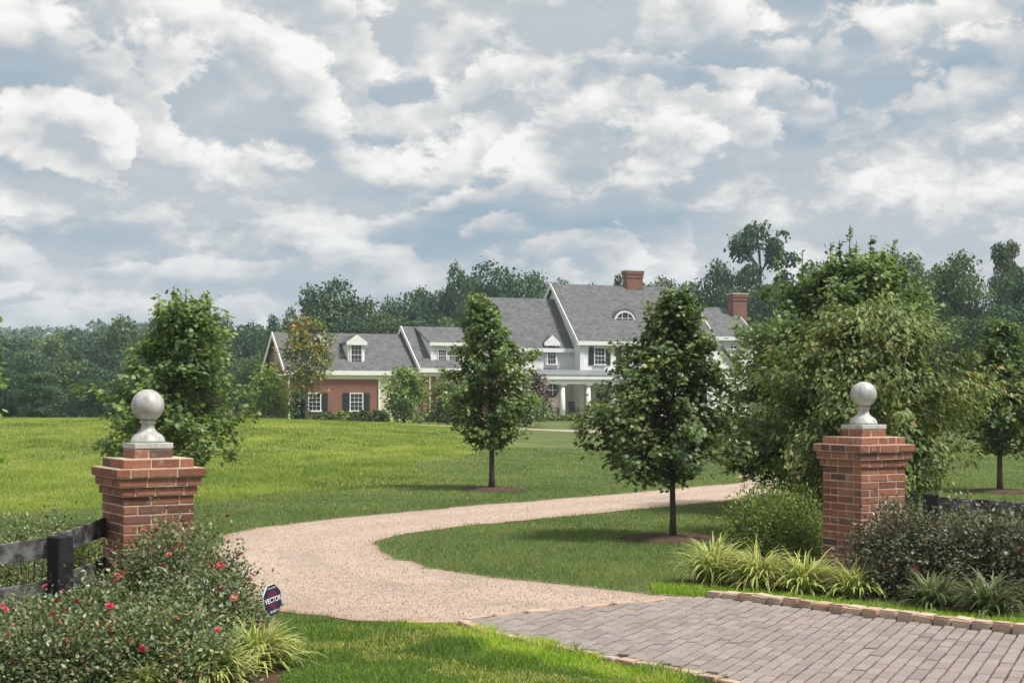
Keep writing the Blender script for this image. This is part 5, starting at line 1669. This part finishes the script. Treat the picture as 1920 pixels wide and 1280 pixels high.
# far wooded hill: one mass of crowns
r = np.random.default_rng(77)
nc = 520
fx = r.uniform(-330, 330, nc); fy = r.uniform(250, 760, nc)
fh = r.uniform(11, 17, nc)
V_all, T_all, t_all = [], [], []
off = 0
per = 150
li = np.repeat(np.arange(nc), per)
u = r.normal(0, 1, (nc * per, 3)); u[:, 2] = np.abs(u[:, 2])
u /= np.linalg.norm(u, axis=1)[:, None]
rw_ = r.uniform(4.5, 7.5, nc)
P = np.stack([fx[li] + u[:, 0] * rw_[li], fy[li] + u[:, 1] * rw_[li], ground_z(fx, fy)[li] + fh[li] * (0.45 + 0.55 * u[:, 2]) * r.uniform(0.86, 1.06, len(li))], 1)
V, T, tn = leaf_geo(CLUMP, P, r.normal(0, 1, P.shape), u + np.array([0, 0, 0.4]), r.uniform(0.9, 2.3, len(P)), np.clip(r.beta(2, 2.4, len(P)) + r.normal(0, .12, nc)[li], 0, 1))
fo = obj_np('forest', V, T, M['wood_leaf'], attrs={'tint': tn})
tag(fo, 'far wooded hill closing the view on the left', 'forest', kind='stuff')

# ================================================================== grass
def grass_mat(name, stops, trans=0.42, gain=1.45):
    return leaf_mat(name, stops, 0.55, trans, 0.25, 1.4, gain)
M['grass_lawn'] = grass_mat('grass_lawn', [(0.0, (0.060, 0.098, 0.032)), (0.40, (0.104, 0.148, 0.048)), (0.8, (0.165, 0.212, 0.070)), (1.0, (0.28, 0.29, 0.13))])
M['grass_meadow'] = grass_mat('grass_meadow', [(0.0, (0.084, 0.132, 0.028)), (0.40, (0.172, 0.228, 0.047)), (0.75, (0.258, 0.302, 0.068)), (1.0, (0.36, 0.33, 0.12))])
M['grass_verge'] = grass_mat('grass_verge', [(0.0, (0.055, 0.100, 0.022)), (0.3, (0.095, 0.150, 0.030)), (0.6, (0.16, 0.25, 0.025)), (0.85, (0.25, 0.36, 0.03)), (1.0, (0.30, 0.26, 0.10))])

def grass(name, label, n, dmin, dmax, xlim, region, hfun, wfun, mat, tintf, seed, seg=2, power=1.0):
    r = np.random.default_rng(seed)
    d = dmin * (dmax / dmin) ** (r.random(n) ** power)
    x = d * r.uniform(xlim[0], xlim[1], n)
    k = region(x, d)
    for (mx_, my_, mr_) in MULCH:
        k &= np.hypot(x - mx_, d - my_) > mr_ * r.uniform(0.85, 1.08, n)
    for P_ in BEDS:
        k &= ~inside(P_, x, d)
    x, d = x[k], d[k]; n = len(x)
    z = ground_z(x, d)
    h = hfun(x, d) * r.uniform(0.5, 1.25, n); wd = wfun(d) * r.uniform(0.7, 1.3, n)
    a = r.uniform(0, 6.283, n); ln = r.uniform(0.3, 1.3, n) * h
    lx, ly = np.cos(a) * ln, np.sin(a) * ln
    fa = r.uniform(-0.9, 0.9, n)     # blades mostly show their flat side along x
    sx, sy = np.cos(fa) * wd, np.sin(fa) * wd
    if seg == 2:
        V = np.empty((n, 5, 3))
        V[:, 0] = np.stack([x - sx, d - sy, z - 0.005], 1); V[:, 1] = np.stack([x + sx, d + sy, z - 0.005], 1)
        V[:, 2] = np.stack([x + lx * .35 - sx * .7, d + ly * .35 - sy * .7, z + h * .6], 1); V[:, 3] = np.stack([x + lx * .35 + sx * .7, d + ly * .35 + sy * .7, z + h * .6], 1)
        V[:, 4] = np.stack([x + lx, d + ly, z + h * (1 - 0.25 * ln / np.maximum(h, 1e-6))], 1)
        T0 = np.array([(0, 1, 3), (0, 3, 2), (2, 3, 4)]); nv = 5
    else:
        V = np.empty((n, 3, 3))
        V[:, 0] = np.stack([x - sx, d - sy, z - 0.005], 1); V[:, 1] = np.stack([x + sx, d + sy, z - 0.005], 1)
        V[:, 2] = np.stack([x + lx, d + ly, z + h], 1)
        T0 = np.array([(0, 1, 2)]); nv = 3
    T = (T0[None] + nv * np.arange(n)[:, None, None]).reshape(-1, 3)
    tint = np.clip(tintf(x, d, r, n), 0, 1)
    o = obj_np(name, V.reshape(-1, 3), T, mat, attrs={'tint': np.repeat(tint, nv)})
    tag(o, label, 'grass', kind='stuff')
    return o

def off_road(x, y):
    # the turf creeps unevenly over the edges of gravel and paving
    jx = (vnoise(x * 4.1, y * 4.1, 51, 3) - 0.5) * 0.42; jy = (vnoise(x * 4.1, y * 4.1, 57, 3) - 0.5) * 0.42
    return ~inside(DRIVE_POLY, x + jx, y + jy) & ~inside(APRON_POLY, x + jx * 0.7, y + jy * 0.7)
def near_edge_free(x, y):
    # blades may lean a little over the gravel and the paving edge
    return off_road(x, y)
ISLAND_LIM = 11.3

def verge_region(x, y):
    left = (x < np.interp(y, APRON_LEFT[:, 1][::-1], APRON_LEFT[:, 0][::-1]) + 0.3) & (y < 10.6) & (x > -2.2)
    return off_road(x, y) & left
def vt(x, y, r, n):
    edge = np.exp(-dist_polyline(np.vstack([APRON_LEFT, ]), x, y) / 0.34)
    patch = vnoise(x * 1.7, y * 1.7, 3, 3)
    dry = S((vnoise(x * 2.6 + 7, y * 2.6, 31, 3) - 0.56) / 0.12)
    base_ = 0.20 + 0.62 * S((edge - 0.15) / 0.35) * S((patch - 0.30) / 0.25) + 0.50 * (patch - 0.5)
    return np.where(r.random(n) < 0.45 * dry, 0.97, base_ + r.normal(0, 0.11, n)) + np.where(r.random(n) < 0.03, 0.4, 0)
def vh(x, y):
    edge = np.exp(-dist_polyline(APRON_LEFT, x, y) / 0.30)
    return 0.026 + 0.040 * S((vnoise(x * 2.3, y * 2.3, 9, 2) - 0.3) / 0.5) + 0.055 * edge * S((vnoise(x * 1.9, y * 1.9, 9, 2) - 0.3) / 0.3)
grass('grass', 'near verge of lush lime and dull green grass along the paving', 95000, 7.4, 10.7, (-0.25, 0.30), verge_region, vh, lambda d: 0.0028, M['grass_verge'], vt, 401)

def kerb_side(x, y):
    kz = np.interp(x, KERB[:, 0], KERB[:, 1])
    return off_road(x, y) & (x > 1.2) & (y > kz + 0.0) & (y < kz + 0.75) & (y < 12.6)
def kt(x, y, r, n):
    return 0.62 + 0.3 * (vnoise(x * 3, y * 3, 4, 2) - 0.5) + r.normal(0, 0.13, n)
beds_keep = BEDS; BEDS = BEDS[:1]
grass('grass', 'bright fringe of grass between the cobble kerb and the planting', 60000, 9.2, 12.7, (0.08, 0.47), kerb_side, lambda x, y: 0.05 + 0.03 * vnoise(x * 4, y * 4, 6, 2), lambda d: 0.0032, M['grass_verge'], kt, 402)
BEDS = beds_keep

def lawn_region(x, y):
    return off_road(x, y) & (y > 10.4) & (meadow_amount(x, y) < 0.5)
def lt(x, y, r, n):
    e = np.exp(-dist_polyline(din[::6], x, y) / 0.35)
    return 0.36 + 0.75 * (vnoise(x * 0.9, y * 0.9, 12, 3) - 0.5) + 0.25 * (vnoise(x * 0.25, y * 2.4, 13, 2) - 0.5) + 0.20 * e + r.normal(0, 0.16, n) + np.where(r.random(n) < 0.05, 0.4, 0)
grass('grass', 'mown lawn grass inside and beyond the bend of the drive', 330000, 10.4, 46.0, (-0.44, 0.44), lawn_region, lambda x, y: 0.030 + 0.022 * vnoise(x * 1.5, y * 1.5, 14, 2), lambda d: 0.0030 * (d / 11.0) ** 0.9, M['grass_lawn'], lt, 403, seg=1)
def mead_region(x, y):
    return off_road(x, y) & (meadow_amount(x, y) >= 0.5)
def mt_(x, y, r, n):
    return 0.42 + 0.9 * (vnoise(x * 0.35, y * 0.16, 16, 3) - 0.5) + 0.75 * (vnoise(x * 1.4, y * 0.7, 18, 2) - 0.5) + r.normal(0, 0.11, n)
grass('grass', 'long yellowish meadow grass on the rise left of the drive', 330000, 15.0, 90.0, (-0.46, 0.16), mead_region, lambda x, y: (0.035 + 0.055 * S((vnoise(x * 0.8, y * 0.8, 20, 3) - 0.25) / 0.5)) * (1 + 0.9 * np.exp(-((dist_polyline(dout[40::6], x, y) - 3.4) / 0.7) ** 2)), lambda d: 0.0042 * (d / 15.0) ** 0.9, M['grass_meadow'], mt_, 404, seg=1)
# ================================================================== summer haze
m = bpy.data.materials.new('haze'); m.use_nodes = True
t = NT(m.node_tree)
for n in list(t.n):
    if n.type != 'OUTPUT_MATERIAL': t.n.remove(n)
pv = t.add('ShaderNodeVolumePrincipled')
pv.inputs['Color'].default_value = C4((0.74, 0.88, 1.0))
pv.inputs['Density'].default_value = 0.00042
pv.inputs['Anisotropy'].default_value = 0.0
t.link(pv.outputs[0], t.n['Material Output'].inputs['Volume'])
hb = MB().box(-3200, 3200, -60, 6200, -14.0, 60.0).build('haze', m)
tag(hb, 'thin bluish summer haze over the land', 'haze', kind='stuff')
